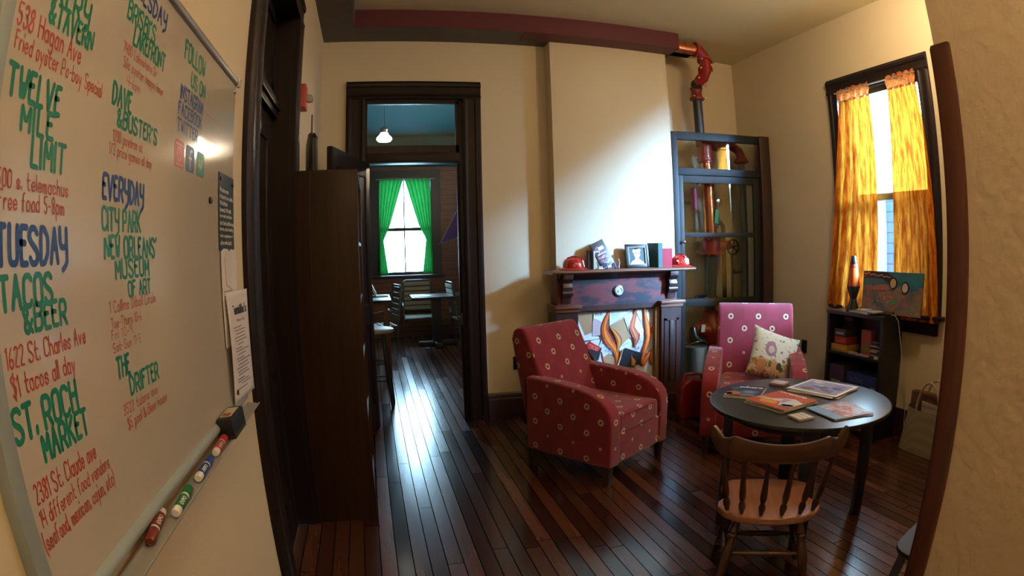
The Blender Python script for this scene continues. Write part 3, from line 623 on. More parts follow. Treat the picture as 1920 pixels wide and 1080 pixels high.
for k, (y, z, w_, h, d, c, lab) in enumerate(((3.30, 1.611, .05, .24, .2, (.05, .03, .03), 'dark book standing on the upper bookcase shelf'), (3.38, 1.611, .035, .22, .19, (.12, .10, .07), 'tan book standing on the upper bookcase shelf'),
        (3.40, 1.271, .30, .03, .25, (.7, .7, .68), 'white paper stack lying on the bookcase shelf'))):
    tag(obj('book' if k < 2 else 'paper_stack', B().span((X1-.02-d, y-w_/2, z), (X1-.012, y+w_/2, z+h), bev=.003), P(c, .6)), lab, 'book' if k < 2 else 'papers')
rt = thing('wifi_router', 'black router with upright antenna standing on the bookcase top', 'router', (-.35, 3.29, ZT+.003), 28)
b = B(); b.prism([(-.055, 0), (.055, 0), (.052, .17), (.02, .235), (-.01, .24), (-.052, .205)], .035, basis((0, 1, 0), (0, 0, 1), (-.017, 0, 0)), bev=.005); b.box((0, 0, .008), (.07, .10, .016), bev=.004); obj('body', b, BLACK, rt)
obj('antenna', B().tube([(-.012, -.03, .20), (-.014, -.034, .34)], [.006, .0045], 8), BLACK, rt)
obj('cable', B().tube([(-.02, -.05, .05), (-.04, -.10, .02), (-.05, -.12, .012), (-.066, -.13, .012), (-.073, -.155, -.01), (-.078, -.158, -.20), (-.078, -.155, -.6)], .0035, 6), BLACK, rt)
# outlet plates
for lab, pos, R in (('dark outlet plate on the back wall above the baseboard', (1.241, 4.976, .51), 0), ('dark outlet plate on the right wall behind the floral pillow chair', (3.896, 4.17, .57), -90)):
    t = thing('outlet', lab, 'outlet', pos, R, 'dark outlet plates'); obj('plate', B().box((0, 0, 0), (.075, .008, .12), bev=.003), P((.010, .010, .012), .35), t)
    for z in (-.028, .028): obj('socket', B().box((0, -.005, z), (.034, .004, .03), bev=.002), P((.004, .004, .004), .3), t)

# ================================================================= MANTELPIECE
s = N('worn_plum_mantel_wood'); v = s.coord(); nz = s.noise(s.scale(v, (2.2, 2.2, 5)), 2.2, 4, .55)
s.set(col=s.ramp(nz, (.45, (.012, .016, .028)), (.58, (.12, .022, .028))), rough=.45, coat=.1, coatr=.3); MW = s.m
MWD = wood_mat('mantel_reddish_wood', (.020, .009, .010), (.05, .019, .017), 2, .42, .12)
EDGE = wood_mat('worn_mantel_edge', (.10, .035, .022), (.20, .085, .05), 0, .4, .3)
mt = thing('mantelpiece', 'dark reddish wooden mantelpiece with a round porcelain knob', 'mantelpiece', (0, 0, 0))
b = B(); b.prism([(4.812, 0), (4.56, 0), (4.545, .012), (4.55, .024), (4.56, .030), (4.812, .030)], 1.39, basis((0, 1, 0), (0, 0, 1), (1.455, 0, 1.315))); obj('mantel_shelf', b, EDGE, mt)
b = B(); b.span((1.53, 4.66, 1.03), (2.70, 4.84, 1.316)); b.prism([(4.66, 0), (4.60, .05), (4.60, .06), (4.66, .06)], 1.15, basis((0, 1, 0), (0, 0, 1), (1.54, 0, 1.256))); obj('frieze', b, MW, mt)
for x in (1.56, 2.585):
    b = B(); b.prism([(4.66, 1.06), (4.645, 1.06), (4.635, 1.10), (4.60, 1.16), (4.59, 1.20), (4.605, 1.235), (4.57, 1.27), (4.57, 1.316), (4.66, 1.316)], .085, basis((0, 1, 0), (0, 0, 1), (x, 0, 0)), bev=.005); b.tube([(x-.004, 4.62, 1.15), (x+.089, 4.62, 1.15)], .028, 14)
    obj('bracket', b, MWD, mt)
for x0, x1 in ((1.50, 1.70), (2.515, 2.725)):
    b = B(); b.span((x0, 4.62, 0), (x1, 4.84, 1.03)); b.span((x0-.012, 4.60, 0), (x1+.012, 4.66, .17), bev=.006); b.span((x0+.03, 4.612, .27), (x0+.055, 4.63, .88)); b.span((x1-.055, 4.612, .27), (x1-.03, 4.63, .88)); b.span((x0+.03, 4.612, .86), (x1-.03, 4.63, .885)); b.span((x0+.03, 4.612, .25), (x1-.03, 4.63, .275)); b.span((x0+.085, 4.608, .28), (x1-.085, 4.63, .86), bev=.006)
    c_ = obj('pilaster', b, MWD, mt)
    b = B(); b.span((x0-.018, 4.585, 1.018), (x1+.03, 4.84, 1.045), bev=.006); b.span((x0-.012, 4.605, .985), (x1+.012, 4.84, 1.018), bev=.006); obj('capital', b, EDGE, c_)
b = B(); b.span((1.70, 4.66, .985), (2.515, 4.70, 1.03)); obj('lintel', b, MWD, mt)
kb = obj('knob', B().lathe([(.052, 0), (.052, .008), (.044, .012), (.001, .013)], (2.098, 4.66, 1.15), rot(90, 0, 0), 28), P((.02, .02, .03), .35), mt)
obj('porcelain_disc', B().lathe([(.040, .011), (.040, .018), (.030, .024), (.026, .018), (.014, .017), (.012, .026), (.001, .028)], (2.098, 4.66, 1.15), rot(90, 0, 0), 28), P((.55, .62, .66), .2), kb)
# flame and book-page artwork in the fireplace opening
fp = thing('fireplace_artwork', 'collage of painted orange flames and torn book pages in the fireplace opening', 'artwork', (0, 4.72, 0))
obj('backing_board', B().span((1.705, 0, .02), (2.51, .02, .985)), P((.62, .70, .76), .6), fp)
obj('side_strip', B().span((2.475, -.06, .02), (2.513, 0, .985)), P((.22, .12, .045), .6), fp)
def fz(X, Y): return (1.715+(X-45)/1325*.76, .972-(Y-110)/9*.0051)
def poly(name, pts, c, d, th=.006, m=None, parent=None):
    return obj(name, B().prism([fz(*p) for p in pts][::1], th, basis((1, 0, 0), (0, 0, 1), (0, -d+th*0, 0))), m or P(c, .65), parent or fp)
TAN = (.34, .20, .10); WP = (.58, .64, .68); PINKP = (.42, .33, .34)
for pts, c, d in (([(60, 150), (300, 160), (300, 440), (180, 480)], TAN, .004), ([(50, 190), (110, 300), (180, 480), (295, 440), (295, 555), (70, 568)], WP, .006), ([(330, 130), (545, 130), (500, 300), (330, 300)], WP, .003), ([(320, 240), (350, 220), (505, 300), (470, 490), (305, 500)], PINKP, .005),
    ([(600, 120), (1040, 110), (600, 350)], WP, .004), ([(600, 360), (830, 250), (950, 560), (780, 700), (650, 500)], TAN, .006), ([(850, 240), (1060, 160), (1200, 470), (1110, 520), (960, 570)], WP, .008), ([(870, 240), (1040, 190), (1110, 500), (990, 560)], (.5, .40, .36), .010),
    ([(480, 860), (590, 790), (690, 890), (700, 1010), (520, 1015)], TAN, .008), ([(450, 640), (620, 640), (660, 800), (480, 850)], (.55, .64, .78), .004), ([(1075, 560), (1190, 540), (1170, 720), (1050, 740)], (.58, .64, .75), .005), ([(1240, 120), (1355, 120), (1355, 350), (1260, 350)], WP, .004), ([(400, 700), (470, 560), (470, 900), (440, 1020), (380, 920)], (.45, .55, .80), .006)):
    poly('book_page', pts, c, d)
def line(p, q, w_=5):
    a_, c_ = Vector(fz(*p)), Vector(fz(*q)); n_ = Vector((-(c_-a_).y, (c_-a_).x)).normalized()*w_*.0003
    b = B(); b.prism([(a_+n_)[:], (c_+n_)[:], (c_-n_)[:], (a_-n_)[:]], .002, basis((1, 0, 0), (0, 0, 1), (0, -.0165, 0))); return obj('painted_line', b, P((.03, .04, .05), .6), fp)
for p, q in (((590, 355), (1050, 105)), ((1060, 160), (1200, 450)), ((70, 572), (560, 530)), ((60, 130), (180, 160)), ((100, 370), (70, 560)), ((1130, 290), (1210, 350)), ((1250, 362), (1370, 365)), ((800, 690), (930, 640)), ((560, 640), (760, 500))): line(p, q)
def flame(pts, c1, c2, d):
    """tapering, curling flame strip: list of (X, Y, halfwidth)"""
    P_ = [Vector((*fz(x, y), w_*.00057)) for x, y, w_ in pts]; Q = []
    for i in range(len(P_)-1):
        p0, p1, p2, p3 = P_[max(0, i-1)], P_[i], P_[i+1], P_[min(len(P_)-1, i+2)]
        for k in range(6):
            t = k/6; Q.append(.5*((2*p1)+(p2-p0)*t+(2*p0-5*p1+4*p2-p3)*t*t+(3*p1-p0-3*p2+p3)*t**3))
    Q.append(P_[-1])
    def side(s_, f=1):
        o_ = []
        for i, q in enumerate(Q):
            dv = Q[min(i+1, len(Q)-1)]-Q[max(i-1, 0)]; n_ = Vector((-dv.y, dv.x)).normalized(); o_.append((q.x+s_*n_.x*q.z*f, q.y+s_*n_.y*q.z*f))
        return o_
    mats = []
    for f, c, dd in ((1.4, (.14, .012, .02), d), (1.0, c1, d+.003), (.42, c2, d+.006)):
        L_, R_ = side(1, f), side(-1, f); bm = bmesh.new()
        for i in range(len(L_)-1):
            fs = [(L_[i], 0), (L_[i+1], 0), (R_[i+1], 0), (R_[i], 0)]
            bm.faces.new([bm.verts.new((p[0], -dd, p[1])) for p, _ in fs])
        bmesh.ops.remove_doubles(bm, verts=bm.verts, dist=1e-6)
        g = bmesh.ops.extrude_face_region(bm, geom=bm.faces[:]); bmesh.ops.translate(bm, vec=(0, .004, 0), verts=[v for v in g['geom'] if isinstance(v, bmesh.types.BMVert)])
        bmesh.ops.recalc_face_normals(bm, faces=bm.faces[:]); b = B(); b.bm.free(); b.bm = bm; mats.append((b, c))
    root = obj('painted_flame', mats[0][0], P(mats[0][1], .5), fp)
    for b, c in mats[1:]: obj('flame_layer', b, P(c, .5), root)
OR, YE = (.52, .08, .008), (.66, .20, .02)
flame([(600, 112, 8), (545, 230, 28), (505, 400, 45), (570, 580, 62), (690, 740, 48), (725, 880, 34), (715, 1010, 22)], OR, YE, .014)
flame([(590, 370, 4), (690, 480, 26), (750, 590, 38), (745, 690, 26), (720, 780, 8)], (.45, .12, .015), (.60, .26, .05), .020)
flame([(1060, 112, 8), (1015, 260, 36), (985, 400, 48), (1040, 520, 60), (1060, 600, 40), (1030, 720, 10)], (.42, .085, .035), (.52, .17, .08), .014)
flame([(1205, 95, 10), (1225, 250, 22), (1265, 430, 38), (1270, 600, 32), (1215, 780, 34), (1180, 900, 28), (1165, 1010, 24)], OR, YE, .015)
flame([(1390, 350, 5), (1350, 470, 18), (1300, 570, 5)], OR, YE, .013)
flame([(60, 590, 14), (120, 700, 32), (220, 830, 34), (330, 960, 48), (400, 1060, 30)], (.46, .14, .015), YE, .016)
flame([(110, 800, 6), (160, 900, 26), (260, 1000, 40), (330, 1060, 30)], (.45, .09, .06), (.60, .30, .30), .018)
flame([(1340, 790, 6), (1270, 890, 30), (1210, 970, 36), (1190, 1060, 20)], OR, YE, .014)
flame([(1325, 850, 6), (1320, 960, 18), (1350, 1050, 10)], OR, YE, .012)
flame([(455, 760, 8), (480, 880, 14), (530, 1000, 10)], (.40, .07, .04), OR, .013)
bk = poly('book_cover', [(150, 640), (250, 570), (440, 690), (385, 880), (300, 830)], (.015, .012, .014), .024, .018)
poly('book_title_patch', [(185, 610), (260, 575), (425, 690), (370, 735), (200, 680)], (.62, .02, .015), .0425, .003, parent=bk)
text('book_title', 'TALES', P((.75, .25, .2), .5), bk, basis((.9, 0, -.42), (.42, 0, .9), (*[fz(215, 665)[0]], -.0457, fz(215, 665)[1])), w=.09, h=.034, bold=.02)
bk = poly('book_cover', [(820, 740), (860, 722), (1150, 830), (1100, 1010), (745, 1010)], (.008, .014, .022), .026, .02)
poly('page_edges', [(800, 745), (830, 738), (740, 1000), (715, 1000)], (.66, .62, .55), .022, .014, parent=bk)
flame([(945, 820, 3), (955, 890, 14), (985, 950, 36), (975, 1010, 26)], (.62, .18, .03), YE, .048)
for tx, X, Y, w_, h_, c, an in (('FINE', 350, 185, .075, .024, (.02, .03, .06), 6), ('EAST', 640, 205, .075, .022, (.20, .28, .50), 4), ('OF LAW', 640, 248, .07, .018, (.20, .28, .50), 4), ('A FINE', 485, 700, .06, .02, (.12, .2, .36), -5), ('FIRE', 505, 775, .08, .028, (.10, .18, .34), -5), ('EAST', 1090, 625, .06, .02, (.2, .26, .42), 15), ('LAW', 1095, 680, .05, .022, (.2, .26, .42), 15), ('FIRE', 1255, 170, .045, .018, (.2, .28, .5), 0)):
    x, z = fz(X, Y); a = radians(an); text('page_lettering', tx, P(c, .6), fp, basis((cos(a), 0, sin(a)), (-sin(a), 0, cos(a)), (x, -.0185, z)), w=w_, h=h_)
o = text('page_lettering', 'LE', P(INK['b'] and (.02, .03, .06), .6), fp, basis((.97, 0, .2), (-.2, 0, .97), (*[fz(1050, 770)[0]], -.0185, fz(1050, 770)[1])), w=.04, h=.02)

# ---- things on the mantel shelf (top z = 1.345)
SZ = 1.345
def helmet(lab, x, y, rz, sc_=1):
    h = thing('fire_helmet', lab, 'helmet', (x, y, SZ), rz, 'toy fire helmets on the mantel', sc_); RED = P((.45, .018, .014), .22, 0, coat=.5)
    b = B(); b.lathe([(.088, .014), (.088, .030), (.084, .060), (.070, .088), (.045, .106), (.015, .113), (.001, .114)], seg=36, sy=1.12)
    for k in range(6):
        a = radians(30+60*k); b.tube([(cos(a)*r, sin(a)*r*1.12, z) for r, z in ((.088, .03), (.083, .064), (.068, .092), (.042, .110), (.012, .117))], .0035, 6)
    obj('shell', b, RED, h)
    obj('brim', B().lathe([(.084, .016), (.105, .006), (.114, .0), (.117, .004), (.106, .013), (.086, .024)], seg=36, sy=1.2), RED, h)
    b = B(); b.prism([(-.026, .0), (.026, 0), (.034, .045), (.022, .062), (0, .068), (-.022, .062), (-.034, .045)], .006, Matrix.Translation((0, -.098, .026)) @ rot(76, 0, 0).to_4x4(), bev=.0015); sh = obj('front_shield', b, P((.72, .72, .72), .4), h)
    b = B(); b.prism([(-.012, .030), (.012, .030), (.0, .012)], .001, Matrix.Translation((0, -.1045, .028)) @ rot(76, 0, 0).to_4x4()); b.prism([(-.018, .040), (.018, .040), (.018, .046), (-.018, .046)], .001, Matrix.Translation((0, -.1045, .028)) @ rot(76, 0, 0).to_4x4()); obj('shield_emblem', b, P((.25, .25, .28), .5), sh)
    obj('crest', B().tube([(0, -.098, .085), (0, -.085, .108), (0, -.05, .124), (0, 0, .126), (0, .06, .112)], [.004, .006, .006, .006, .003], 8), RED, h)
    for x in (.080, -.080): obj('side_button', B().ball((x, -.035, .060), .009, 10), P((.75, .70, .68), .3), h)
helmet('red toy fire helmet at the left end of the mantel shelf', 1.685, 4.675, 62, .93)
helmet('red toy fire helmet at the right end of the mantel shelf beside the red book', 2.745, 4.68, 20, .93)
def book(lab, c, w_, d, h, loc, rz, tilt=0, spine=None, pages=(.62, .58, .50)):
    t = thing('book', lab, 'book', loc, rz, None); R = rot(0, tilt, 0)
    b = B(); b.box((0, -w_/2+.002, h/2), (d, .004, h)); b.box((0, w_/2-.002, h/2), (d, .004, h)); b.box((-d/2+.002, 0, h/2), (.004, w_, h)); b.bm.transform(R.to_4x4()); obj('cover', b, P(c, .5), t)
    b = B(); b.box((.002, 0, h/2), (d-.010, w_-.007, h-.006)); b.bm.transform(R.to_4x4()); obj('page_block', b, P(pages, .7), t)
    return t
# thickness lies across the local y axis, spine on local -x
book('thin black spined book standing beside the left helmet', (.02, .02, .022), .022, .13, .165, (1.848, 4.735, SZ), 72, 0)
book('thin pale paperback standing just right of the black spined book', (.46, .42, .36), .016, .12, .160, (1.880, 4.74, SZ), 92, 0)
book('tall dark green hardback between the framed portrait and red book', (.010, .055, .055), .055, .15, .222, (2.50, 4.715, SZ), 105)
book('short red hardback at the right end of the book row', (.30, .012, .035), .10, .13, .172, (2.60, 4.705, SZ), 80)
# leaning book on an easel stand
t = thing('book', 'dark illustrated book leaning tilted on a grey easel stand', 'book', (2.015, 4.69, SZ+.03))
R = (rot(-14, 0, 0) @ rot(0, -24, 0)).to_4x4()
b = B(); b.box((0, 0, .115), (.135, .022, .235), bev=.002); b.bm.transform(R); c_ = obj('cover', b, P((.020, .022, .030), .4), t)
r_ = random.Random(9)
for c, n_ in (((.45, .10, .14), 14), ((.55, .56, .62), 9), ((.16, .12, .40), 8)):
    for k in range(n_):
        b = B(); b.box((r_.uniform(-.045, .045), -.0115, r_.uniform(.02, .19)), (r_.uniform(.008, .035), .001, r_.uniform(.006, .018)), rot(0, r_.uniform(-30, 30), 0))
        b.bm.transform(R); obj('cover_picture', b, P(c, .5), c_)
b = B(); b.box((.012, -.0118, .165), (.055, .001, .030)); b.box((.0, -.0118, .118), (.09, .001, .008)); b.bm.transform(R); obj('cover_title', b, P((.62, .64, .66), .5), c_)
t = thing('easel_stand', 'small grey easel stand holding the tilted book', 'stand', (2.055, 4.69, SZ))
b = B()
for x in (-.045, .035): b.tube([(x-.03, -.030, .055), (x-.025, -.040, .03), (x-.01, -.035, .008), (x, 0, .004), (x, .05, .004), (x-.02, .03, .12)], .0075, 8)
b.tube([(-.055, .04, .004), (.045, .04, .004)], .006, 8); obj('frame', b, P((.10, .12, .20), .4), t)
b = B(); b.tube([(.055, -.02, .004), (.066, -.015, .05), (.06, -.01, .085)], .005, 6); obj('arm', b, P((.35, .36, .38), .4), t)
t = thing('figurine', 'tiny white figurine on the mantel between the books', 'figurine', (1.93, 4.66, SZ)); b = B(); b.cushion((0, 0, .006), (.05, .025, .012)); b.ball((.012, 0, .02), .009, 10); b.ball((-.010, 0, .016), .010, 10); obj('body', b, P((.62, .64, .66), .4), t)
# framed portrait
fr = thing('picture_frame', 'dark framed white silhouette portrait of a person on the mantel', 'picture', (2.315, 4.70, SZ+.002), -6)
R = rot(-11, 0, 0).to_4x4(); W_, H_ = .20, .215
def tr(b): b.bm.transform(R); return b
b = B()
for a_, c_ in (((-.11, -.012, 0), (-.082, .012, H_)), ((.082, -.012, 0), (.11, .012, H_)), ((-.11, -.012, 0), (.11, .012, .028)), ((-.11, -.012, H_-.028), (.11, .012, H_))): b.span(a_, c_, bev=.004)
obj('frame', tr(b), P((.014, .018, .022), .35), fr)
b = B()
for a_, c_ in (((-.084, -.014, .026), (-.077, 0, H_-.026)), ((.077, -.014, .026), (.084, 0, H_-.026)), ((-.084, -.014, .026), (.084, 0, .033)), ((-.084, -.014, H_-.033), (.084, 0, H_-.026))): b.span(a_, c_)
obj('inner_trim', tr(b), P((.30, .30, .27), .35, .3), fr)
pc = obj('picture', tr(B().span((-.08, -.004, .03), (.08, .008, H_-.03))), P((.012, .045, .05), .5), fr)
b = B(); m_ = basis((1, 0, 0), (0, 0, 1), (0, -.0042, 0))
b.prism([(-.064, .032), (-.058, .052), (-.036, .066), (-.020, .078), (-.018, .095), (.014, .095), (.018, .078), (.040, .062), (.058, .048), (.064, .032)], .001, m_)
b.prism([(.030*cos(a), .126+.040*sin(a)) for a in [2*pi*k/20 for k in range(20)]], .0012, m_); b.prism([(-.028+.014*cos(a), .150+.016*sin(a)) for a in [2*pi*k/12 for k in range(12)]], .0012, m_); b.prism([(.02+.018*cos(a), .158+.014*sin(a)) for a in [2*pi*k/12 for k in range(12)]], .0012, m_)
sl = obj('portrait_silhouette', tr(b), P((.78, .80, .80), .5), pc)
b = B(); b.box((-.010, -.006, .132), (.014, .001, .008)); b.box((.014, -.006, .132), (.014, .001, .008)); b.box((.004, -.006, .106), (.016, .001, .004)); obj('facial_mark', tr(b), P((.02, .05, .055), .5), sl)
obj('easel_back', B().box((0, .05, .09), (.04, .004, .19), rot(14, 0, 0)), P((.014, .018, .022), .5), fr)

# ================================================================= GLASS ENCLOSURE AND SPRINKLER PIPES
ge = thing('glass_enclosure', 'tall dark framed glass enclosure in the corner around the pipes', 'enclosure', (2.79, 4.836, 0), -7.5)
SL_ = P((.010, .014, .020), .5, 0, spec=.25); BR = wood_mat('dark_red_post_wood', (.020, .008, .006), (.045, .016, .011), 2, .35, .35)
H = 2.655
obj('left_stile', B().span((0, 0, 0), (.058, .05, H), bev=.004), SL_, ge)
obj('top_rail', B().span((.058, 0, 2.575), (1.0, .05, H), bev=.004), SL_, ge)
obj('mid_rail', B().span((.058, -.005, 2.225), (1.0, .05, 2.295), bev=.004), SL_, ge)
obj('right_post', B().span((.985, -.03, 0), (1.105, .09, H), bev=.004), BR, ge)
lf_ = B()
for a_, c_ in (((.061, .012, .02), (.108, .045, 2.222)), ((.905, .012, .02), (.98, .045, 2.222)), ((.108, .012, 2.15), (.905, .045, 2.222)), ((.108, .015, 1.62), (.905, .04, 1.665)), ((.108, .012, .945), (.905, .045, 1.02)), ((.108, .012, .02), (.905, .045, .16))): lf_.span(a_, c_, bev=.003)
df = obj('door_frame', lf_, P((.012, .014, .017), .5, 0, spec=.25), ge)
for k, (z0, z1) in enumerate(((.16, .945), (1.02, 1.62), (1.665, 2.15))): obj('pane', B().span((.105, .026, z0), (.905, .030, z1)), GLASSD, df)
obj('pane', B().span((.058, .022, 2.295), (.985, .026, 2.575)), GLASSD, ge)
b = B(); b.tube([(.085, .012, 1.575), (.085, -.02, 1.575)], .007); b.ball((.085, -.026, 1.575), .016, 12); obj('knob', b, STEEL, df)
rp = thing('sprinkler_riser', 'red, copper and black sprinkler pipes with valves rising behind the glass', 'pipes', (0, 0, 0))
RP = P((.32, .020, .020), .3, 0, coat=.3); RPD = P((.22, .022, .018), .4); BP = P((.012, .016, .018), .4); CU = P((.72, .24, .10), .22, .85); GP = P((.07, .085, .085), .45)
Y = 5.0
obj('copper_pipe', B().tube([(2.815, 4.76, 3.52), (3.10, 4.76, 3.515)], .055, 20).lathe([(.060, 0), (.060, .012)], (2.96, 4.76, 3.517), rot(0, 90, 0), 20), CU, rp)
b = B(); b.tube([(3.08, 4.76, 3.515), (3.14, 4.765, 3.51), (3.20, 4.78, 3.47), (3.235, 4.80, 3.40), (3.25, 4.83, 3.33), (3.24, 4.88, 3.26), (3.215, 4.93, 3.225)], [.062, .062, .06, .058, .062, .062, .055], 20)
for p, R in (((3.10, 4.76, 3.515), rot(0, 90, 0)), ((3.228, 4.795, 3.42), rot(-10, 10, 0)), ((3.245, 4.825, 3.34), rot(-25, 5, 0)), ((3.232, 4.90, 3.25), rot(-50, -20, 0))): b.lathe([(.066, -.012), (.078, -.010), (.078, .010), (.066, .012)], p, R, 20)
obj('elbow', b, RP, rp)
b = B(); b.ball((3.215, 4.97, 3.205), .062, 16); obj('coupling', b, BP, rp)
b = B(); b.lathe([(.055, 3.04), (.075, 3.045), (.078, 3.065), (.060, 3.085), (.055, 3.14), (.066, 3.16), (.066, 3.18), (.05, 3.19)], (3.225, Y, 0)); obj('flange', b, RPD, rp)
for p in ((3.17, 4.75, 3.425), (3.30, 4.75, 3.40), (3.175, 4.79, 3.34), (3.315, 4.79, 3.33), (3.18, 4.86, 3.25), (3.29, 4.87, 3.24), (3.150, 4.93, 3.07), (3.29, 4.94, 3.06), (3.30, 4.92, 3.19), (3.17, 4.92, 3.23)): obj('bolt', B().ball(p, .013, 8), P((.62, .5, .42), .25, .9), rp)
obj('riser_pipe', B().tube([(3.225, Y, 3.05), (3.235, Y, 2.55)], .050, 20), BP, rp)
b = B(); b.tube([(3.27, Y, 2.62), (3.28, Y, 2.38)], .078, 20); b.lathe([(.078, 0), (.09, .004), (.09, .03), (.078, .034)], (3.275, Y, 2.58)); b.lathe([(.078, 0), (.09, .004), (.09, .03), (.078, .034)], (3.28, Y, 2.40)); b.ball((3.50, Y-.05, 2.655), .045, 12); obj('tee', b, RP, rp)
b = B(); b.tube([(3.33, Y, 2.575), (3.60, Y, 2.585), (3.66, Y, 2.575), (3.715, Y, 2.54), (3.745, Y, 2.49), (3.75, Y, 2.46)], .048, 18); b.lathe([(.045, 2.40), (.085, 2.42), (.07, 2.45), (.05, 2.475)], (3.75, Y, 0)); b.lathe([(.05, 0), (.062, .004), (.062, .03), (.05, .034)], (3.42, Y, 2.578), rot(0, 90, 0)); obj('elbow', b, RPD, rp)
obj('drain_pipe', B().tube([(3.75, Y, 2.42), (3.765, Y, .55), (3.765, Y, .1)], .036, 18), GP, rp)
obj('copper_riser', B().tube([(3.285, Y, 2.39), (3.31, Y, 1.66)], .068, 20), CU, rp)
b = B()
for z, r in ((1.62, .115), (1.46, .125)): b.lathe([(r-.01, -.016), (r, -.012), (r, .012), (r-.01, .016)], (3.315, Y, z))
b.lathe([(.075, 1.46), (.095, 1.50), (.095, 1.57), (.075, 1.62)], (3.315, Y, 0)); b.tube([(3.38, Y, 1.54), (3.54, Y-.02, 1.54)], [.06, .045], 16); obj('gate_valve', b, RP, rp)
for k in range(8):
    a = 2*pi*k/8
    for z in (1.62, 1.46): obj('flange_bolt', B().ball((3.315+.1*cos(a), Y+.1*sin(a), z-.018), .012, 8), P((.55, .5, .45), .3, .9), rp)
b = B(); b.tube([(3.555+.075*cos(2*pi*k/24), Y-.06, 1.52+.075*sin(2*pi*k/24)) for k in range(24)], .008, 8, closed=True)
for k in range(3): a = pi*k/3+.3; b.tube([(3.555-.075*cos(a), Y-.06, 1.52-.075*sin(a)), (3.555+.075*cos(a), Y-.06, 1.52+.075*sin(a))], .006, 6)
b.ball((3.555, Y-.06, 1.52), .018, 10); b.tube([(3.555, Y-.06, 1.52), (3.52, Y, 1.535)], .012); obj('handwheel', b, P((.05, .05, .05), .35, .6), rp)
obj('valve_lever', B().tube([(3.08, Y-.08, 1.475), (3.26, Y-.06, 1.48)], .007, 8), P((.35, .3, .25), .3, .8), rp)
obj('lower_riser', B().tube([(3.315, Y, 1.46), (3.30, Y, .80)], .060, 20), GP, rp)
b = B(); b.tube([(3.12, Y-.02, .985), (3.23, Y-.02, .985)], .055, 18); g_ = obj('alarm_bell', b, P((.012, .03, .11), .35), rp); obj('bell_label', B().box((3.205, Y-.078, .99), (.03, .004, .06)), P((.6, .6, .58), .5), g_)
obj('flow_switch', B().tube([(3.23, Y-.02, .985), (3.36, Y-.02, .985)], .045, 16).ball((3.34, Y-.07, 1.0), .012, 8), P((.20, .05, .03), .4), rp)
obj('thin_pipe', B().tube([(3.38, Y, 1.73), (3.40, Y, 1.765), (3.44, Y, 1.775), (3.468, Y, 1.745), (3.475, Y, 1.68), (3.49, Y, .80)], .023, 12), BP, rp)
obj('thin_pipe', B().tube([(3.58, Y, 1.45), (3.60, Y, .80)], .014, 10).tube([(3.60, Y, 1.25), (3.75, Y, 1.26)], .010, 8).ball((3.60, Y, 1.27), .024, 10), P((.12, .115, .09), .4, .5), rp)
b = B(); b.lathe([(.03, 0), (.034, .004), (.034, .02), (.028, .024)], (3.40, Y-.03, 1.99), rot(90, 0, 0)); gg = obj('pressure_gauge', b, CHROME, rp); obj('gauge_stem', B().tube([(3.40, Y, 1.97), (3.43, Y, 1.80)], .014, 8), P((.55, .10, .04), .4), gg)
obj('test_valve', B().tube([(3.12, Y, 2.12), (3.13, Y, 1.90)], .034, 12).tube([(3.05, Y, 2.24), (3.10, Y, 2.17), (3.14, Y, 2.17)], .008, 6).ball((3.15, Y-.03, 2.16), .016, 8), P((.25, .02, .09), .35), rp)
obj('inspection_tag', B().box((3.345, Y-.078, 1.83), (.05, .003, .14), rot(0, 8, 0), bev=.001), P((.03, .30, .08), .5), rp)
b = B(); b.lathe([(.07, .50), (.10, .53), (.12, .60), (.13, .68), (.11, .76), (.085, .80), (.085, .86), (.06, .88)], (3.30, Y, 0)); b.tube([(3.30, Y-.03, .66), (3.16, Y-.04, .70), (3.08, Y-.05, .70)], [.09, .075, .05], 16); obj('check_valve', b, RPD, rp)
obj('valve_tag', B().box((3.135, Y-.13, .715), (.045, .004, .075), rot(0, 5, 0)), P((.5, .5, .48), .5), rp)
obj('drain_elbow', B().tube([(3.06, Y-.05, .72), (3.06, Y-.08, .64), (3.10, Y-.09, .59), (3.18, Y-.08, .57)], .034, 12), BP, rp)
obj('base_pipe', B().tube([(3.30, Y, .5), (3.30, Y, 0)], .07, 16), BP, rp)
jg = thing('plastic_bucket', 'cloudy white plastic bucket on the floor behind the glass', 'bucket', (3.09, 4.93, 0))
obj('body', B().lathe([(.085, 0), (.10, .01), (.115, .5), (.118, .51), (.118, .53), (.110, .53)], seg=28), P((.13, .15, .145), .5), jg)
obj('handle', B().tube([(-.115, 0, .50), (-.10, -.06, .57), (0, -.10, .60), (.10, -.06, .57), (.115, 0, .50)], .004, 6), STEEL, jg)
rc = thing('fuel_can', 'red plastic can on the floor left of the pillow armchair', 'can', (2.72, 4.37, 0), -12)
b = B(); b.prism([(-.13, 0), (.13, 0), (.135, .02), (.135, .26), (.09, .34), (-.05, .37), (-.11, .33), (-.135, .27), (-.135, .02)], .17, basis((1, 0, 0), (0, 0, 1), (0, .085, 0)), bev=.02, seg=3); obj('body', b, P((.18, .008, .008), .35), rc)
obj('handle', B().tube([(-.09, 0, .33), (-.08, 0, .40), (0, 0, .40), (.07, 0, .385), (.09, 0, .32)], .014, 10), P((.20, .010, .010), .35), rc)

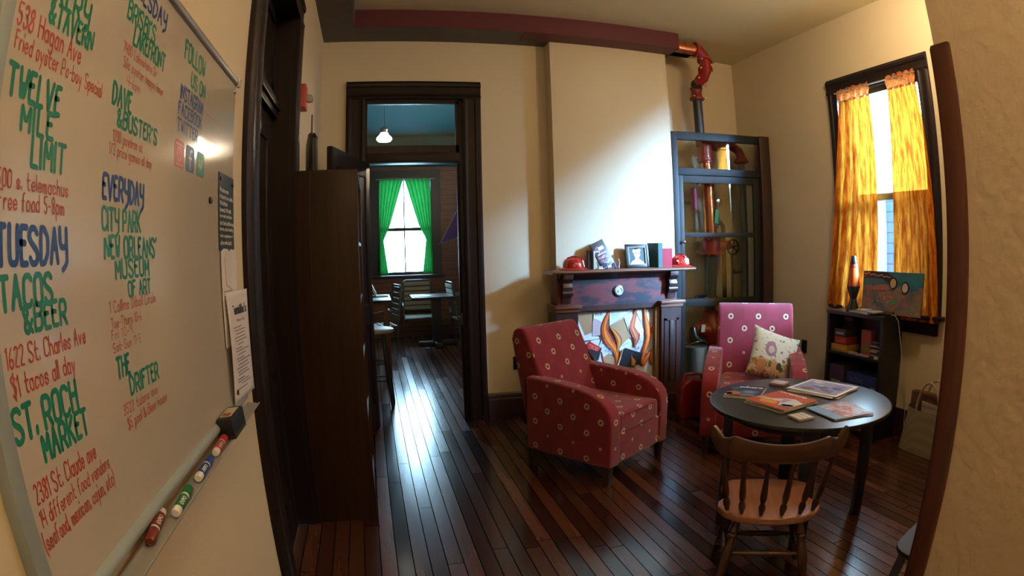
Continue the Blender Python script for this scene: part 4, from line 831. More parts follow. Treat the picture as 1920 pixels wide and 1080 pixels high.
# ================================================================= ARMCHAIRS
def fabric():
    s = N('red_ring_dot_upholstery'); uv = s.coord('UV'); sp = s.n('ShaderNodeSeparateXYZ', uv)
    pu, pv = .222, .355
    U = s.math('DIVIDE', sp.outputs[0], pu); V = s.math('DIVIDE', sp.outputs[1], pv); ring = None; core = None
    for ox, oy, big in ((.1, 0, 1), (.6, .25, 1), (.1, .5, 1), (.6, .75, 0)):
        a = s.math('SUBTRACT', U, ox); a = s.math('MULTIPLY', s.math('SUBTRACT', a, s.math('ROUND', a)), pu)
        c = s.math('SUBTRACT', V, oy); c = s.math('MULTIPLY', s.math('SUBTRACT', c, s.math('ROUND', c)), pv)
        d = s.math('SQRT', s.math('ADD', s.math('MULTIPLY', a, a), s.math('MULTIPLY', c, c)))
        r = s.math('MULTIPLY', s.math('LESS_THAN', d, .0215 if big else .011), s.math('GREATER_THAN', d, .0105 if big else .004))
        k = s.math('LESS_THAN', d, .0045 if big else .001); k = s.math('MAXIMUM', k, s.math('MULTIPLY', s.math('LESS_THAN', d, .0105 if big else .001), .55))
        ring = r if ring is None else s.math('MAXIMUM', ring, r); core = k if core is None else s.math('MAXIMUM', core, k)
    ch = s.n('ShaderNodeTexChecker', s.scale(uv, (11, 7, 1))); ch.inputs['Scale'].default_value = 1
    base = s.mix(ch.outputs[1], (.215, .020, .032), (.245, .022, .040)); base = s.mix(s.math('MULTIPLY', s.noise(uv, 400, 1), .5), base, (.13, .012, .018))
    c = s.mix(core, base, (.07, .045, .03)); c = s.mix(ring, c, (.52, .38, .25))
    s.set(col=c, rough=.85, sheen=.25, spec=.2); s.bump(s.noise(uv, 500, 1), .15, .002); return s.m
FAB = fabric(); LEG = wood_mat('dark_chair_leg_wood', (.020, .011, .006), (.045, .024, .012), 2, .35, .3)
def armchair(lab, loc, rz, sc_):
    t = thing('armchair', lab, 'armchair', loc, rz, 'red ring-dotted armchairs by the fireplace', sc_)
    yz = lambda x: basis((0, 1, 0), (0, 0, 1), (x, 0, 0))
    obj('base', B().box((0, -.02, .235), (.54, .64, .19), bev=.015).boxuv(), FAB, t)
    b = B(); b.box((0, -.352, .245), (.53, .045, .21), bev=.015, seg=3); obj('front_apron', b.boxuv(), FAB, t)
    arm = [(-.385, .135), (-.39, .42), (-.386, .475), (-.37, .52), (-.335, .56), (-.28, .595), (-.20, .622), (-.08, .642), (.08, .652), (.33, .662), (.33, .135)]
    for s_ in (-1, 1):
        b = B(); b.prism(arm, .115, yz(-.37 if s_ < 0 else .255), bev=.022, seg=4); obj('arm', b.boxuv(), FAB, t, angle=60)
    bk = [(.15, .40), (.19, .50), (.25, .66), (.32, .82), (.375, .93), (.40, .965), (.43, .985), (.47, .982), (.505, .96), (.525, .90), (.46, .60), (.395, .30), (.35, .135), (.20, .135)]
    b = B(); b.prism(bk, .61, yz(-.305), bev=.028, seg=4)
    for v in b.bm.verts:
        if v.co.z < .70 and abs(v.co.x) > .255 and v.co.y < .34: v.co.y += 0
    obj('backrest', b.boxuv(), FAB, t, angle=60)
    b = B(); b.box((0, -.075, .405), (.512, .60, .14), bev=.045, seg=5)
    for v in b.bm.verts:
        if v.co.z > .43: v.co.z += .018*cos(v.co.x*5.5)*cos((v.co.y+.075)*4.6)
    o = obj('seat_cushion', b.boxuv(), FAB, t, angle=60)
    b = B()
    for z in (.462, .348): b.tube([(-.248, -.36, z), (-.1, -.374, z), (.1, -.374, z), (.248, -.36, z)], .005, 6)
    obj('piping', b, P((.16, .012, .022), .8), o)
    for x in (-.325, .325):
        for y in (-.34, .29): obj('leg', B().box((x, y+(.02 if y > 0 else 0), .07), (.056, .056, .142), bev=.004, taper=.72), LEG, t)
    return t
armchair('red ring-dotted armchair nearest the camera, in front of the mantelpiece', (1.485, 3.69, 0), 32, 1.0)
armchair('red ring-dotted armchair with the floral pillow beside the glass enclosure', (2.79, 3.555, 0), -37, 1.07)
def floral():
    s = N('floral_pillow_print'); uv = s.coord('UV'); sp = s.n('ShaderNodeSeparateXYZ', uv); u, v_ = sp.outputs[0], sp.outputs[1]
    w1_ = s.noise(uv, 7, 4, .6); w2_ = s.noise(uv, 12, 3, .6, 'Color'); sv = s.n('ShaderNodeSeparateColor', w2_)
    low = s.math('GREATER_THAN', s.math('MULTIPLY_ADD', w1_, .55, s.math('SUBTRACT', .40, v_)), .34)
    warm = s.ramp(w1_, (.38, (.04, .10, .05)), (.46, (.34, .19, .10)), (.53, (.60, .48, .36)), (.60, (.16, .22, .10)))
    c = s.mix(low, (.70, .80, .84), warm)
    bl = s.math('MULTIPLY', s.math('GREATER_THAN', sv.outputs[0], .60), s.math('GREATER_THAN', v_, .4)); c = s.mix(bl, c, (.16, .28, .34))
    def disk(cx, cy, r, col, c, f=.6):
        d = s.math('ADD', s.math('POWER', s.math('SUBTRACT', u, cx), 2), s.math('MULTIPLY', s.math('POWER', s.math('SUBTRACT', v_, cy), 2), f))
        return s.mix(s.math('LESS_THAN', s.math('ADD', s.math('SQRT', d), s.math('MULTIPLY', s.math('SUBTRACT', w1_, .5), .12)), r), c, col)
    c = disk(.36, .56, .13, (.34, .26, .46), c); c = disk(.37, .55, .06, (.62, .60, .68), c)
    c = disk(.24, .18, .10, (.46, .22, .13), c); c = disk(.52, .20, .08, (.52, .32, .20), c); c = disk(.60, .24, .05, (.05, .06, .04), c); c = disk(.80, .10, .09, (.50, .42, .52), c)
    s.set(col=c, rough=.8, spec=.2); s.bump(s.noise(uv, 9, 3), .25, .01); return s.m
pl = thing('throw_pillow', 'white throw pillow with blue, purple and orange flowers on the far armchair', 'pillow', (2.83, 3.45, .475))
def pillow(sz, th):
    def f(sg):
        def g(u, v_):
            x, y = 2*u-1, 2*v_-1; pin = 1-.07*(1-abs(y)**2)*abs(x)**3-.07*0
            hx = x*(1-.09*(1-y*y)); hy = y*(1-.09*(1-x*x))
            return Vector((hx*sz/2, sg*th/2*((1-x**2)*(1-y**2))**.42, hy*sz/2))
        return g
    b = B(); b.grid(f(-1), 26, 26); b.grid(lambda u, v_: f(1)(1-u, v_), 26, 26); bmesh.ops.remove_doubles(b.bm, verts=b.bm.verts, dist=.0008); return b
b = pillow(.42, .15); po_ = obj('cover', b, floral(), pl, angle=80)
PM = Matrix.Translation((2.95, 3.52, .675)) @ (rot(0, 0, -14) @ rot(-28, 0, 0) @ rot(0, 22, 0)).to_4x4()
pl.matrix_world = PM

# ================================================================= ROUND TABLE
TC = Vector((2.193, 2.341, 0)); TH = .70
rt_ = thing('round_table', 'black round table with magazines in front of the far armchair', 'table', TC)
s = N('black_stained_tabletop'); v = s.coord(); g = s.noise(s.scale(v, (30, 2, 1)), 1, 4, .6); s.set(col=s.ramp(g, (.3, (.010, .013, .015)), (.7, (.022, .026, .028))), rough=.34, coat=.2, coatr=.3); TTM = s.m
obj('table_top', B().lathe([(.50, TH-.028), (.525, TH-.022), (.529, TH-.012), (.527, TH-.002), (.520, TH), (.001, TH)], seg=72), TTM, rt_)
obj('apron', B().lathe([(.40, TH-.085), (.40, TH-.026), (.38, TH-.026), (.38, TH-.085)], seg=48), BLACKW, rt_)
for k in range(4):
    a = radians(-34+90*k); d = Vector((cos(a), sin(a), 0))
    obj('leg', B().box(d*.415+Vector((0, 0, (TH-.028)/2)), (.055, .092, TH-.028), rot(0, 0, math.degrees(a)), bev=.006, taper=.92), BLACKW, rt_)
ZT_ = TH
def mag(lab, c, ang, w_, h_, th, cover, edge=(.55, .52, .46), n=1, name='magazine', cat='magazine', z=ZT_):
    """ang = direction of the cover's reading line"""
    t = thing(name, lab, cat, (c[0], c[1], z+.0005), ang)
    rr = random.Random(int(w_*1e4+c[0]*1e3))
    b = B()
    for k in range(n): b.box((rr.uniform(-.012, .012)*(k < n-1), rr.uniform(-.012, .012)*(k < n-1), th*(k+.5)/n), (w_, h_, th/n*.96), rot(0, 0, rr.uniform(-5, 5)*(k < n-1)))
    o = obj('pages', b, P(edge, .6), t); obj('cover', B().box((0, 0, th+.0006), (w_, h_, .0012)), cover if not isinstance(cover, tuple) else P(cover, .35), t)
    return t, th+.0012
FL = lambda x, y, z: basis((1, 0, 0), (0, 1, 0), (x, y, z))
def blob(name, t, z, pts, c, th=.0006, rough=.35): return obj(name, B().prism(pts, th, Matrix.Translation((0, 0, z))), P(c, rough), t)
def ell(cx, cy, rx, ry, n=20): return [(cx+rx*cos(2*pi*k/n), cy+ry*sin(2*pi*k/n)) for k in range(n)]
WH = P((.9, .9, .9), .4)
t, z = mag('dark blue city guide magazine reading where at the left of the table', (2.0, 2.63), -48, .21, .255, .012, (.018, .040, .075), n=2)
text('title', 'where', WH, t, FL(-.055, .068, z), w=.15, h=.040, bold=.035)
blob('cover_picture', t, z, ell(.03, -.02, .055, .045), (.05, .13, .34)); blob('cover_picture', t, z+.0006, ell(.03, -.025, .03, .018), (.30, .36, .5)); blob('cover_picture', t, z, [(-.10, -.05), (-.06, -.01), (-.02, -.04), (-.01, -.09), (-.09, -.115)], (.42, .14, .08)); blob('cover_picture', t, z, [(-.10, -.10), (-.085, -.05), (-.06, -.07), (-.07, -.12), (-.10, -.125)], (.6, .6, .58)); blob('cover_picture', t, z, [(-.01, -.06), (.07, -.07), (.08, -.12), (-.01, -.12)], (.16, .17, .14)); blob('cover_picture', t, z, ell(-.06, .05, .03, .02), (.04, .15, .20))
t, z = mag('red and orange magazine stack in the middle of the table', (2.035, 2.335), -83, .285, .285, .022, (.52, .10, .055), n=4)
text('title', 'orange', WH, t, FL(-.12, .10, z), w=.20, h=.034, bold=.02)
blob('cover_picture', t, z, [(-.13, -.045), (-.05, -.02), (.0, .03), (.05, .06), (.14, .02), (.14, -.06), (.06, -.095), (.02, -.03), (-.06, -.055)], (.68, .72, .80)); blob('cover_picture', t, z+.0006, [(.0, .02), (.05, .03), (.05, -.06), (.02, -.03)], (.36, .36, .62)); blob('cover_picture', t, z+.0003, [(-.10, -.06), (-.04, -.035), (.02, -.05), (.04, -.10), (-.06, -.12)], (.70, .38, .05)); blob('cover_picture', t, z, [(.07, -.06), (.13, -.04), (.13, -.10), (.07, -.11)], (.22, .20, .36)); blob('cover_picture', t, z, [(-.135, -.03), (-.10, -.015), (-.10, -.055), (-.135, -.07)], (.50, .55, .66))
text('subtitle', 'ARTS', P((.70, .40, .10), .4), t, FL(.06, .055, z+.0008), w=.07, h=.024, bold=.02)
t, z = mag('white bordered blue illustrated paper stack at the back of the table', (2.45, 2.425), -74, .34, .30, .014, (.84, .87, .90), n=3)
blob('cover_picture', t, z, [(-.15, -.125), (.15, -.125), (.15, .125), (-.15, .125)], (.26, .31, .58)); r_ = random.Random(4)
for k in range(12):
    cx, cy = r_.uniform(-.11, .11), r_.uniform(-.09, .09); blob('cover_picture', t, z+.0006+.0001*k, [(cx+r_.uniform(.015, .045)*cos(a)*1.3, cy+r_.uniform(.010, .030)*sin(a)) for a in [2*pi*j/7 for j in range(7)]], r_.choice([(.60, .68, .82), (.10, .10, .22), (.22, .14, .14), (.70, .74, .80), (.16, .20, .46)]))
t, z = mag('fanned pile of blue and red patterned brochures at the front right of the table', (2.19, 2.04), -95, .245, .255, .010, (.18, .40, .76), n=2)
s = N('speckled_brochure_print'); uv = s.coord(); vo = s.n('ShaderNodeTexVoronoi', uv); vo.inputs['Scale'].default_value = 55; s.set(col=s.mix(s.math('GREATER_THAN', s.noise(uv, 18, 3), .54), s.mix(.6, vo.outputs['Color'], (.46, .44, .70)), (.45, .12, .09)), rough=.35)
obj('cover_picture', B().box((.005, .03, z+.0005), (.22, .17, .001)), s.m, t)
for k in range(4): obj('fanned_page', B().box((.012, .012+.004*k, z*.85-.0022*k), (.24, .25, .002), rot(0, 0, -3-4*k)), P((.30, .36, .62) if k % 2 else (.50, .28, .26), .4), t)
def coaster(lab, c, ang, col, strip):
    t = thing('coaster', lab, 'coaster', (c[0], c[1], ZT_), ang, None); obj('body', B().box((0, 0, .007), (.10, .10, .014), bev=.004), P(col, .5), t)
    for k in range(3): blob('printed_strip', t, .0139, [(-.045, -.040+.028*k), (.045, -.040+.028*k), (.045, -.022+.028*k), (-.045, -.022+.028*k)], strip[k], .0009)
coaster('pinkish coaster at the back of the round table', (2.315, 2.69), -64, (.40, .26, .24), ((.45, .35, .45), (.7, .72, .75), (.68, .7, .74)))
coaster('white striped coaster at the near edge of the round table', (1.945, 2.07), -94, (.42, .38, .33), ((.62, .60, .55), (.64, .62, .58), (.60, .60, .58)))

# ================================================================= WINDSOR CHAIR
wd_ = wood_mat('warm_brown_chair_wood', (.20, .085, .045), (.32, .145, .085), 1, .38, .3); wdv = wood_mat('brown_spindle_wood', (.028, .011, .006), (.06, .022, .010), 2, .42, .15)
wc = thing('windsor_chair', 'brown wooden spindle back chair in the foreground facing the round table', 'chair', (1.595, 1.86, 0), -33)
st_ = [(-.05, .215), (.06, .215), (.16, .20), (.205, .17), (.215, .12), (.195, .07), (.185, .035), (.20, -.01), (.228, -.05), (.232, -.10), (.205, -.155), (.14, -.20), (.05, -.222), (-.05, -.222), (-.14, -.20), (-.205, -.155), (-.232, -.10), (-.228, -.05), (-.20, -.01), (-.185, .035), (-.195, .07), (-.215, .12), (-.205, .17), (-.16, .20), (-.06, .215)][1:]
b = B(); b.prism(st_, .036, Matrix.Translation((0, 0, .405)), bev=.010, seg=3); obj('seat', b, wd_, wc)
def backpt(f):
    a = f*radians(68); return Vector((.205*sin(a)/sin(radians(68)), -.085-.105*cos(a)-.0, .438))
def railpt(f):
    a = f*radians(52); return Vector((.285*sin(a)/sin(radians(52)), -.125-.135*(cos(a)-cos(radians(52)))/(1-cos(radians(52)))-.045, 0))
for k in range(6):
    f = -1+2*k/5; p = backpt(f*.86); q = railpt(f*.78); q.z = .735; L_ = q-p
    tt = [0, .06, .12, .17, .20, .23, .26, .34, .45, .65, .85, 1]; rr = [.008, .0115, .0155, .016, .013, .0085, .012, .0155, .0145, .011, .0095, .008]
    obj('spindle', B().tube([p+L_*x for x in tt], rr, 12), wdv, wc)
# crest rail: curved board with eared, scalloped top
def crest():
    b = B(); n = 36; t = bmesh.new(); rows = []
    for i in range(n+1):
        f = -1+2*i/n; p = railpt(f); a = f*radians(52); nr = Vector((sin(a), -cos(a)*1.0, 0)).normalized(); af = abs(f)
        top = .822-.018*(1-(f/.6)**2) if af < .6 else (.822+.010*0 if af < .62 else .822 - .018*sin((af-.62)/.16*pi*.5) if af < .78 else .804+.040*((af-.78)/.16)**.8 if af < .94 else .844-.03*((af-.94)/.06)**2)
        bot = .722+.012*(1-f*f)*0 if af < .75 else .722+.075*((af-.75)/.25)**1.6
        h = .012
        rows.append([t.verts.new((p.x+nr.x*s_*h, p.y+nr.y*s_*h - (z-.72)*.22, z)) for s_, z in ((1, bot+.006), (1, top-.008), (.55, top), (-.55, top), (-1, top-.008), (-1, bot+.006), (-.5, bot), (.5, bot))])
    for A, Q in zip(rows, rows[1:]):
        for k in range(8): t.faces.new((A[k], A[(k+1) % 8], Q[(k+1) % 8], Q[k]))
    t.faces.new(rows[0]); t.faces.new(rows[-1][::-1]); bmesh.ops.recalc_face_normals(t, faces=t.faces[:]); return b._merge(t)
obj('crest_rail', crest(), wood_mat('brown_crest_wood', (.035, .014, .007), (.075, .028, .013), 0, .38, .2), wc)
lp_ = {}
for sx, sy in ((-1, -1), (1, -1), (-1, 1), (1, 1)):
    p = Vector((sx*.135, sy*.13, .41)); q = Vector((sx*.215, sy*.20-.01, 0)); L_ = q-p; lp_[sx, sy] = (p, L_)
    tt = [0, .10, .18, .20, .22, .26, .30, .33, .45, .60, .68, .70, .73, .76, .78, .90, 1]; rr = [.013, .017, .021, .015, .021, .015, .015, .022, .026, .022, .017, .022, .016, .022, .018, .014, .011]
    obj('leg', B().tube([p+L_*x for x in tt], rr, 14), wdv, wc)
def onleg(k, f): p, L_ = lp_[k]; return p+L_*f
def stretcher(p, q): 
    L_ = q-p; obj('stretcher', B().tube([p+L_*x for x in (0, .15, .3, .42, .46, .5, .54, .58, .7, .85, 1)], [.008, .010, .014, .017, .013, .018, .013, .017, .014, .010, .008], 12), wdv, wc)
for s_ in (-1, 1): stretcher(onleg((s_, -1), .52), onleg((s_, 1), .52))
stretcher(onleg((-1, -1), .42), onleg((1, -1), .42)); stretcher(onleg((-1, 1), .60), onleg((1, 1), .60))

# black stool peeking out behind the corner guard
bs = thing('low_stool', 'black topped stool partly hidden behind the corner guard at lower right', 'stool', (1.895, 1.085, 0), 15)
b = B(); b.prism(rrect(.44, .27, .10, 6), .022, Matrix.Translation((0, 0, .45)), bev=.006); obj('seat', b, P((.016, .019, .020), .6), bs)
for sx in (-1, 1):
    for sy in (-1, 1): obj('leg', B().box((sx*.225, sy*.115, .225), (.03, .03, .47), rot(sy*6, -sx*20, 0)), BLACK, bs)

# ================================================================= RIGHT WALL: CURTAINS, SHELF, TOTE
ORC = cloth_curtain('orange_mottled_curtain', (.34, .07, .008), (.80, .27, .022), .09, .18)
ORH = cloth_curtain('orange_curtain_heading', (.55, .13, .03), (.80, .30, .08), .5, .05)
def ycurtain(y0t, y1t, y0b, y1b, zt, zb, x, amp, k, ph):
    def f(u, v_):
        z = zt+(zb-zt)*v_; a_ = y0t+(y0b-y0t)*v_; c_ = y1t+(y1b-y1t)*v_; wv = sin(2*pi*k*u+ph+.8*sin(3*v_+ph))
        return Vector((x+amp*(.6+.4*v_)*wv+.008*sin(9*u+5*v_), a_+(c_-a_)*(u+.012*sin(2*pi*k*u)), z+.012*sin(2*pi*k*u+1)*(v_ < .02)))
    return B().grid(f, 90, 50, True)
for lab, y0t, y1t, y0b, y1b, zb, ph in (('left orange mottled curtain panel beside the lava lamp', 3.185, 3.56, 3.20, 3.82, 1.0, .3), ('right orange mottled curtain panel nearer the corner guard', 2.665, 2.965, 2.535, 3.02, .965, 1.4)):
    c_ = thing('orange_curtain', lab, 'curtain', (0, 0, 0), 0, 'orange curtains at the right window')
    o = obj('panel', ycurtain(y0t, y1t, y0b, y1b, 2.80, zb, XR-.055, .014, 4.5, ph), ORC, c_)
    obj('heading', ycurtain(y0t, y1t, y0t, y1t, 2.905, 2.80, XR-.058, .016, 4.5, ph), ORH, c_)
tag(obj('curtain_rod', B().tube([(XR-.055, 2.655, 2.885), (XR-.055, 3.605, 2.885)], .007, 8), P((.6, .6, .58), .3, .8)), 'thin metal curtain rod across the top of the right window', 'curtain rod')
sh = thing('black_shelf_unit', 'low black three-tier shelf unit under the orange curtained window', 'shelf', (0, 0, 0))
SX0, SX1, SY0, SY1, SZT = 3.60, 3.868, 2.915, 3.565, 1.0
for y in (SY0, SY1-.028): obj('side_panel', B().span((SX0, y, 0), (SX1, y+.028, SZT-.028), bev=.002), BLACKW, sh)
obj('top_panel', B().span((SX0-.006, SY0-.004, SZT-.028), (SX1, SY1+.004, SZT), bev=.003), BLACKW, sh)
obj('back_panel', B().span((SX1-.01, SY0+.02, .03), (SX1-.002, SY1-.02, SZT-.03)), BLACK, sh)
for z in (.045, .345, .66): obj('shelf', B().span((SX0+.004, SY0+.028, z-.022), (SX1-.01, SY1-.028, z), bev=.002), BLACKW, sh)
obj('base', B().span((SX0+.02, SY0+.028, 0), (SX0+.035, SY1-.028, .024)), BLACKW, sh)
def item(name, lab, cat, a_, c_, col, group=None, band=None, bev=.003):
    o = obj(name, B().span(a_, c_, bev=bev), P(col, .5)); tag(o, lab, cat, group)
    if band: obj('label', B().span((a_[0]-.0012, a_[1]+(c_[1]-a_[1])*.15, a_[2]+(c_[2]-a_[2])*band[1]), (a_[0]+.001, a_[1]+(c_[1]-a_[1])*.85, a_[2]+(c_[2]-a_[2])*band[2])), P(band[0], .5), o)
    return o
Z2 = .6605
ORD = ['first', 'second', 'third', 'fourth', 'fifth', 'sixth', 'seventh', 'eighth', 'ninth']
item('game_box', 'yellow box at the bottom of the stack on the upper shelf', 'box', (3.625, 3.33, Z2), (3.80, 3.525, Z2+.055), (.42, .26, .03), 'boxes stacked at the left of the upper shelf', ((.5, .42, .2), .35, .6))
item('game_box', 'red box in the middle of the stack on the upper shelf', 'box', (3.635, 3.355, Z2+.056), (3.79, 3.50, Z2+.12), (.30, .025, .02), 'boxes stacked at the left of the upper shelf', ((.42, .12, .06), .3, .6))
item('game_box', 'dark blue box on top of the stack on the upper shelf', 'box', (3.64, 3.37, Z2+.121), (3.78, 3.51, Z2+.185), (.045, .05, .085), 'boxes stacked at the left of the upper shelf', ((.40, .36, .30), .3, .6))
o = item('game_box', 'orange red upright box with a green patch on the upper shelf', 'box', (3.66, 3.09, Z2), (3.72, 3.20, Z2+.205), (.36, .05, .015), None, ((.14, .16, .03), .15, .42))
item('storage_box', 'dark grey box standing at the back of the upper shelf', 'box', (3.77, 3.40, Z2), (3.85, 3.53, Z2+.29), (.018, .016, .018), None, ((.16, .16, .17), .84, .93))
for k in range(9):
    c = [(.02, .02, .022), (.25, .05, .04), (.03, .03, .03), (.35, .30, .28), (.28, .06, .05), (.02, .02, .024), (.20, .18, .20), (.025, .02, .02), (.10, .05, .08)][k]
    item('cd_case', ORD[k]+' disc case from the bottom of the taller stack on the upper shelf', 'disc case', (3.635+.004*(k % 3), 2.995, Z2+.0145*k), (3.76+.004*(k % 3), 3.075, Z2+.0145*k+.0125), c, 'disc cases stacked on the upper shelf', ((.45, .40, .40), .3, .6) if k in (1, 3, 4, 6) else None, .001)
for k in range(7):
    item('cd_case', ORD[k]+' disc case from the bottom of the shorter stack on the upper shelf', 'disc case', (3.625+.003*(k % 2), 2.948, Z2+.0145*k), (3.75+.003*(k % 2), 2.990, Z2+.0145*k+.0125), ((.03, .03, .03), (.18, .17, .18), (.02, .02, .03))[k % 3], 'disc cases in the short stack on the upper shelf', ((.4, .4, .4), .3, .6) if k in (0, 6) else None, .001)
item('card_pack', 'small tan card pack lying at the front of the upper shelf', 'cards', (3.608, 3.22, Z2), (3.65, 3.30, Z2+.018), (.34, .24, .14))
t = thing('tape_roll', 'small white tape roll at the front edge of the upper shelf', 'tape', (3.628, 2.99, Z2)); obj('roll', B().lathe([(.010, 0), (.022, 0), (.022, .018), (.010, .018), (.010, 0)]), P((.5, .5, .46), .5), t)
item('leaflet', 'grey blue leaflets lying flat at the front of the upper shelf', 'papers', (3.605, 3.08, Z2), (3.655, 3.21, Z2+.010), (.22, .25, .27))
Z1 = .3455
item('game_box', 'purple and white board game box on the middle shelf', 'box', (3.63, 3.36, Z1), (3.84, 3.53, Z1+.20), (.06, .035, .09), None, ((.30, .24, .28), .08, .35))
o = item('game_box', 'large blue board game box on the middle shelf', 'box', (3.625, 2.955, Z1), (3.85, 3.31, Z1+.165), (.015, .035, .17), None)
text('box_title', 'Sea Chess', P((.10, .16, .40), .5), o, basis((0, -1, 0), (0, 0, 1), (3.6245, 3.28, Z1+.09)), w=.16, h=.045); obj('label', B().span((3.6235, 2.975, Z1+.03), (3.625, 3.03, Z1+.08)), P((.22, .34, .40), .5), o)
Z0 = .0455
item('book', 'thick red book lying on the bottom shelf', 'book', (3.62, 2.96, Z0), (3.82, 3.20, Z0+.06), (.32, .03, .02), None, ((.45, .20, .14), .3, .7))
item('book', 'orange patterned book lying on the red book on the bottom shelf', 'book', (3.625, 2.965, Z0+.061), (3.81, 3.18, Z0+.095), (.30, .08, .03))
item('book', 'cream book lying third from the bottom on the bottom shelf', 'book', (3.63, 2.97, Z0+.096), (3.80, 3.16, Z0+.13), (.34, .30, .22))
item('book', 'bright red book at the top of the bottom shelf stack', 'book', (3.632, 2.96, Z0+.131), (3.80, 3.15, Z0+.165), (.38, .03, .025))
item('book', 'dark red book lying at the left of the bottom shelf', 'book', (3.63, 3.26, Z0), (3.80, 3.50, Z0+.07), (.14, .03, .03))
# on top of the shelf
lv = thing('lava_lamp', 'orange lava lamp with black base on the left end of the black shelf', 'lamp', (3.70, 3.345, SZT))
obj('base', B().lathe([(.062, 0), (.062, .006), (.030, .105), (.032, .11), (.060, .205), (.059, .208), (.001, .208)], seg=28), P((.010, .011, .014), .3), lv)
s = N('orange_lava_liquid'); s.set(col=(.40, .065, .012), rough=.25, spec=.3); obj('glass_globe', B().lathe([(.057, .206), (.056, .22), (.034, .385), (.030, .392), (.001, .392)], seg=28), s.m, lv)
obj('wax', B().lathe([(.036, .355), (.0385, .36), (.0355, .378), (.034, .385)], seg=28), P((.45, .04, .02), .3), lv)
obj('cap', B().lathe([(.034, .388), (.034, .392), (.020, .452), (.018, .455), (.001, .455)], seg=28), P((.010, .011, .014), .3), lv)
pa = thing('canvas_painting', 'colourful abstract sea painting leaning on the orange curtains', 'painting', (3.755, 2.975, SZT+.002), -84)
R = rot(-6, 0, 0).to_4x4(); PW, PH = .60, .335
s = N('abstract_brushwork'); v = s.coord(); nz = s.noise(v, 6.5, 6, .62, 'Color'); sc2 = s.n('ShaderNodeSeparateColor', nz); sp = s.n('ShaderNodeSeparateXYZ', v)
wob = s.math('MULTIPLY_ADD', sc2.outputs[1], .16, sp.outputs[2])
lowc = s.ramp(sc2.outputs[0], (.34, (.03, .075, .12)), (.44, (.12, .10, .08)), (.50, (.26, .10, .08)), (.56, (.12, .14, .12)), (.64, (.19, .13, .06)))
upc = s.ramp(sc2.outputs[2], (.40, (.015, .09, .15)), (.56, (.02, .14, .18)), (.66, (.05, .08, .14)))
s.set(col=s.mix(s.math('GREATER_THAN', wob, .30), lowc, upc), rough=.5); s.bump(sc2.outputs[0], .5, .01)
b = B(); b.span((-PW/2, 0, 0), (PW/2, .02, PH)); b.bm.transform(R); cv_ = obj('canvas', b, s.m, pa)
def pz(pts, c, d, nm='painted_shape'):
    b = B(); b.prism(pts, .002, basis((1, 0, 0), (0, 0, 1), (0, -d, 0))); b.bm.transform(R); return obj(nm, b, P(c, .5), cv_)
pz([(-.30, .335), (-.06, .335), (.0, .30), (.04, .25), (-.02, .235), (-.10, .275), (-.20, .285), (-.30, .275)], (.012, .012, .014), .001)
r_ = random.Random(8)
for k in range(10): x = -.27+.027*k; pz(ell(x, .315-.0025*k+r_.uniform(-.006, .006), .016, .005, 8), (.50, .16, .05), .002+.0002*k)
pz([(-.22, .19), (-.16, .225), (-.06, .235), (.0, .20), (-.08, .185)], (.32, .10, .09), .001); pz([(-.02, .09), (.03, .115), (.05, .145), (.06, .10), (.03, .075), (-.01, .075)], (.05, .20, .07), .001); pz([(.10, .08), (.16, .10), (.17, .075), (.12, .065)], (.22, .10, .20), .001)
for cx, cz, c in ((.015, .245, (.50, .33, .10)), (.135, .215, (.50, .40, .34))):
    pz(ell(cx, cz, .040, .050), (.012, .013, .018), .003); pz(ell(cx, cz, .027, .036), (.62, .58, .48), .005); pz(ell(cx, cz, .023, .032), c, .007)
for k in range(26):
    b = B(); b.box((r_.uniform(-.28, .28), -.002, r_.uniform(.02, .20)), (r_.uniform(.008, .03), .002, .003), rot(0, r_.uniform(-60, 60), 0))
    b.bm.transform(R); obj('brush_stroke', b, P((.50, .44, .34), .5), cv_)
for k, (c, ang, x, y, lab) in enumerate(((((.50, .54, .58)), 82, 3.665, 3.20, 'pale magazine at the bottom of the pile on the black shelf'), ((.06, .09, .14), 96, 3.668, 3.17, 'dark blue magazine in the middle of the pile on the black shelf'), ((.62, .64, .68), 74, 3.672, 3.13, 'white magazine on top of the pile on the black shelf'))):
    t, z = mag(lab, (x, y), ang, .25, .105, .008, c, n=1, z=SZT+.0098*k); t['group'] = 'magazines piled on the black shelf'
    blob('cover_picture', t, z, [(-.10, -.04), (.02, -.045), (.04, .03), (-.09, .035)], (.10, .16, .28) if k != 1 else (.4, .45, .5))
t = thing('glass_dish', 'small clear glass dish on the right end of the black shelf', 'dish', (3.70, 2.965, SZT)); obj('body', B().box((0, 0, .014), (.12, .085, .028), bev=.008), glass_mat('greenish_dish_glass', (.62, .66, .50), .05), t)
tag(obj('power_cord', B().tube([(3.72, 2.93, SZT+.005), (3.74, 2.905, SZT+.004), (3.765, 2.885, .96), (3.80, 2.878, .80), (3.84, 2.865, .60), (3.868, 2.84, .45), (3.872, 2.82, .30), (3.872, 2.80, .02)], .0042, 8), P((.50, .49, .44), .5)), 'pale power cord hanging down the side of the black shelf', 'cord')
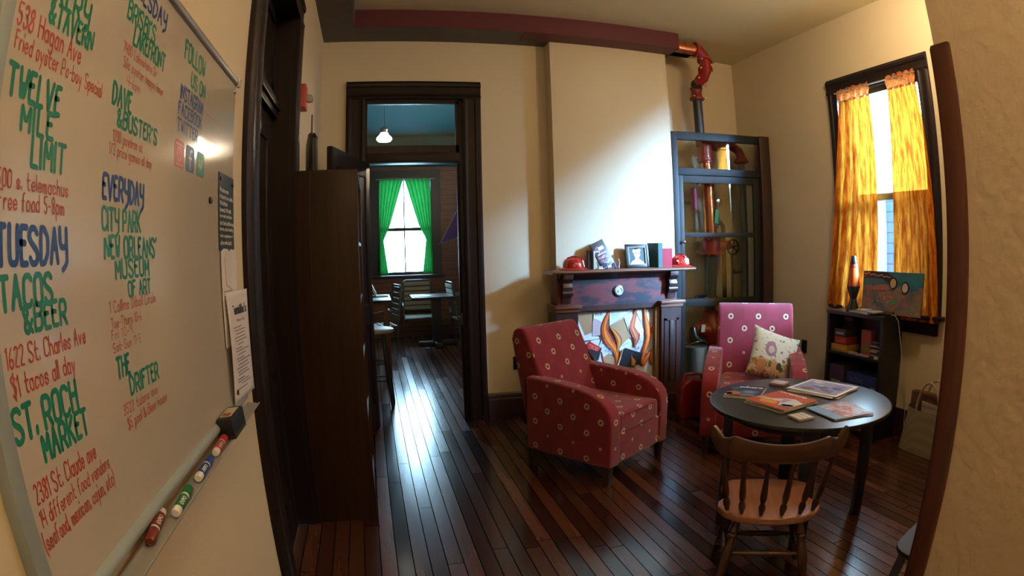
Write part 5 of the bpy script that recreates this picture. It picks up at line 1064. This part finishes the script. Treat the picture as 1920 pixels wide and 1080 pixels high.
# tote bag
s = N('woven_straw'); v = s.coord(); sp = s.n('ShaderNodeSeparateXYZ', v)
wv = s.math('MULTIPLY', s.math('SINE', s.math('MULTIPLY', s.math('ADD', sp.outputs[1], sp.outputs[2]), 420)), s.math('SINE', s.math('MULTIPLY', s.math('SUBTRACT', sp.outputs[1], sp.outputs[2]), 420)))
s.set(col=s.mix(s.math('MULTIPLY_ADD', wv, .5, .5), (.17, .145, .085), (.28, .23, .14)), rough=.8); s.bump(wv, .4, .003); STRAW = s.m
tb = thing('tote_bag', 'woven straw tote bag with two looped handles by the black shelf', 'bag', (3.755, 2.46, 0), -90)
# local x runs along the wall, local -y faces the room
def tote(u, v_, inset=0):
    a = 2*pi*u; k = 1-.10*v_; dx = (.265-.045*v_)-inset; dy = .10-.03*v_-inset
    c, s_ = cos(a), sin(a); return Vector((dx*math.copysign(abs(c)**.55, c), dy*math.copysign(abs(s_)**.75, s_), .004+.335*v_+.010*v_*cos(2*a)))
b = B(); b.grid(lambda u, v_: tote(u, v_), 48, 16); b.grid(lambda u, v_: tote(-u, v_, .006), 48, 16); b.prism([tote(k/48, 0)[:2] for k in range(48)], .006, Matrix.Translation((0, 0, .002)))
obj('body', b, STRAW, tb)
for y in (-.066, .066):
    b = B(); b.tube([(.11*cos(a)*-1, y*(1-.2*sin(a)), (.32+.235*sin(a))) for a in [pi*k/14 for k in range(15)]], .009, 10); obj('handle', b, P((.36, .29, .20), .7), tb)
tag(obj('folded_cloth', B().box((3.765, 2.50, .37), (.07, .33, .19), rot(0, 0, 3), bev=.02), P((.10, .04, .03), .8)), 'dark brown folded cloth sticking out of the straw tote bag', 'cloth')
o = obj('paper_card', B().box((3.70, 2.42, .355), (.004, .21, .10), rot(4, -8, 0)), P((.60, .55, .50), .6)); tag(o, 'cream card with purple writing sticking out of the tote bag', 'card')
text('lettering', 'Honeylou', P((.22, .12, .32), .6), o, basis((0, -1, .07), (-.1, .07, 1), (3.6965, 2.51, .350)), w=.15, h=.035)
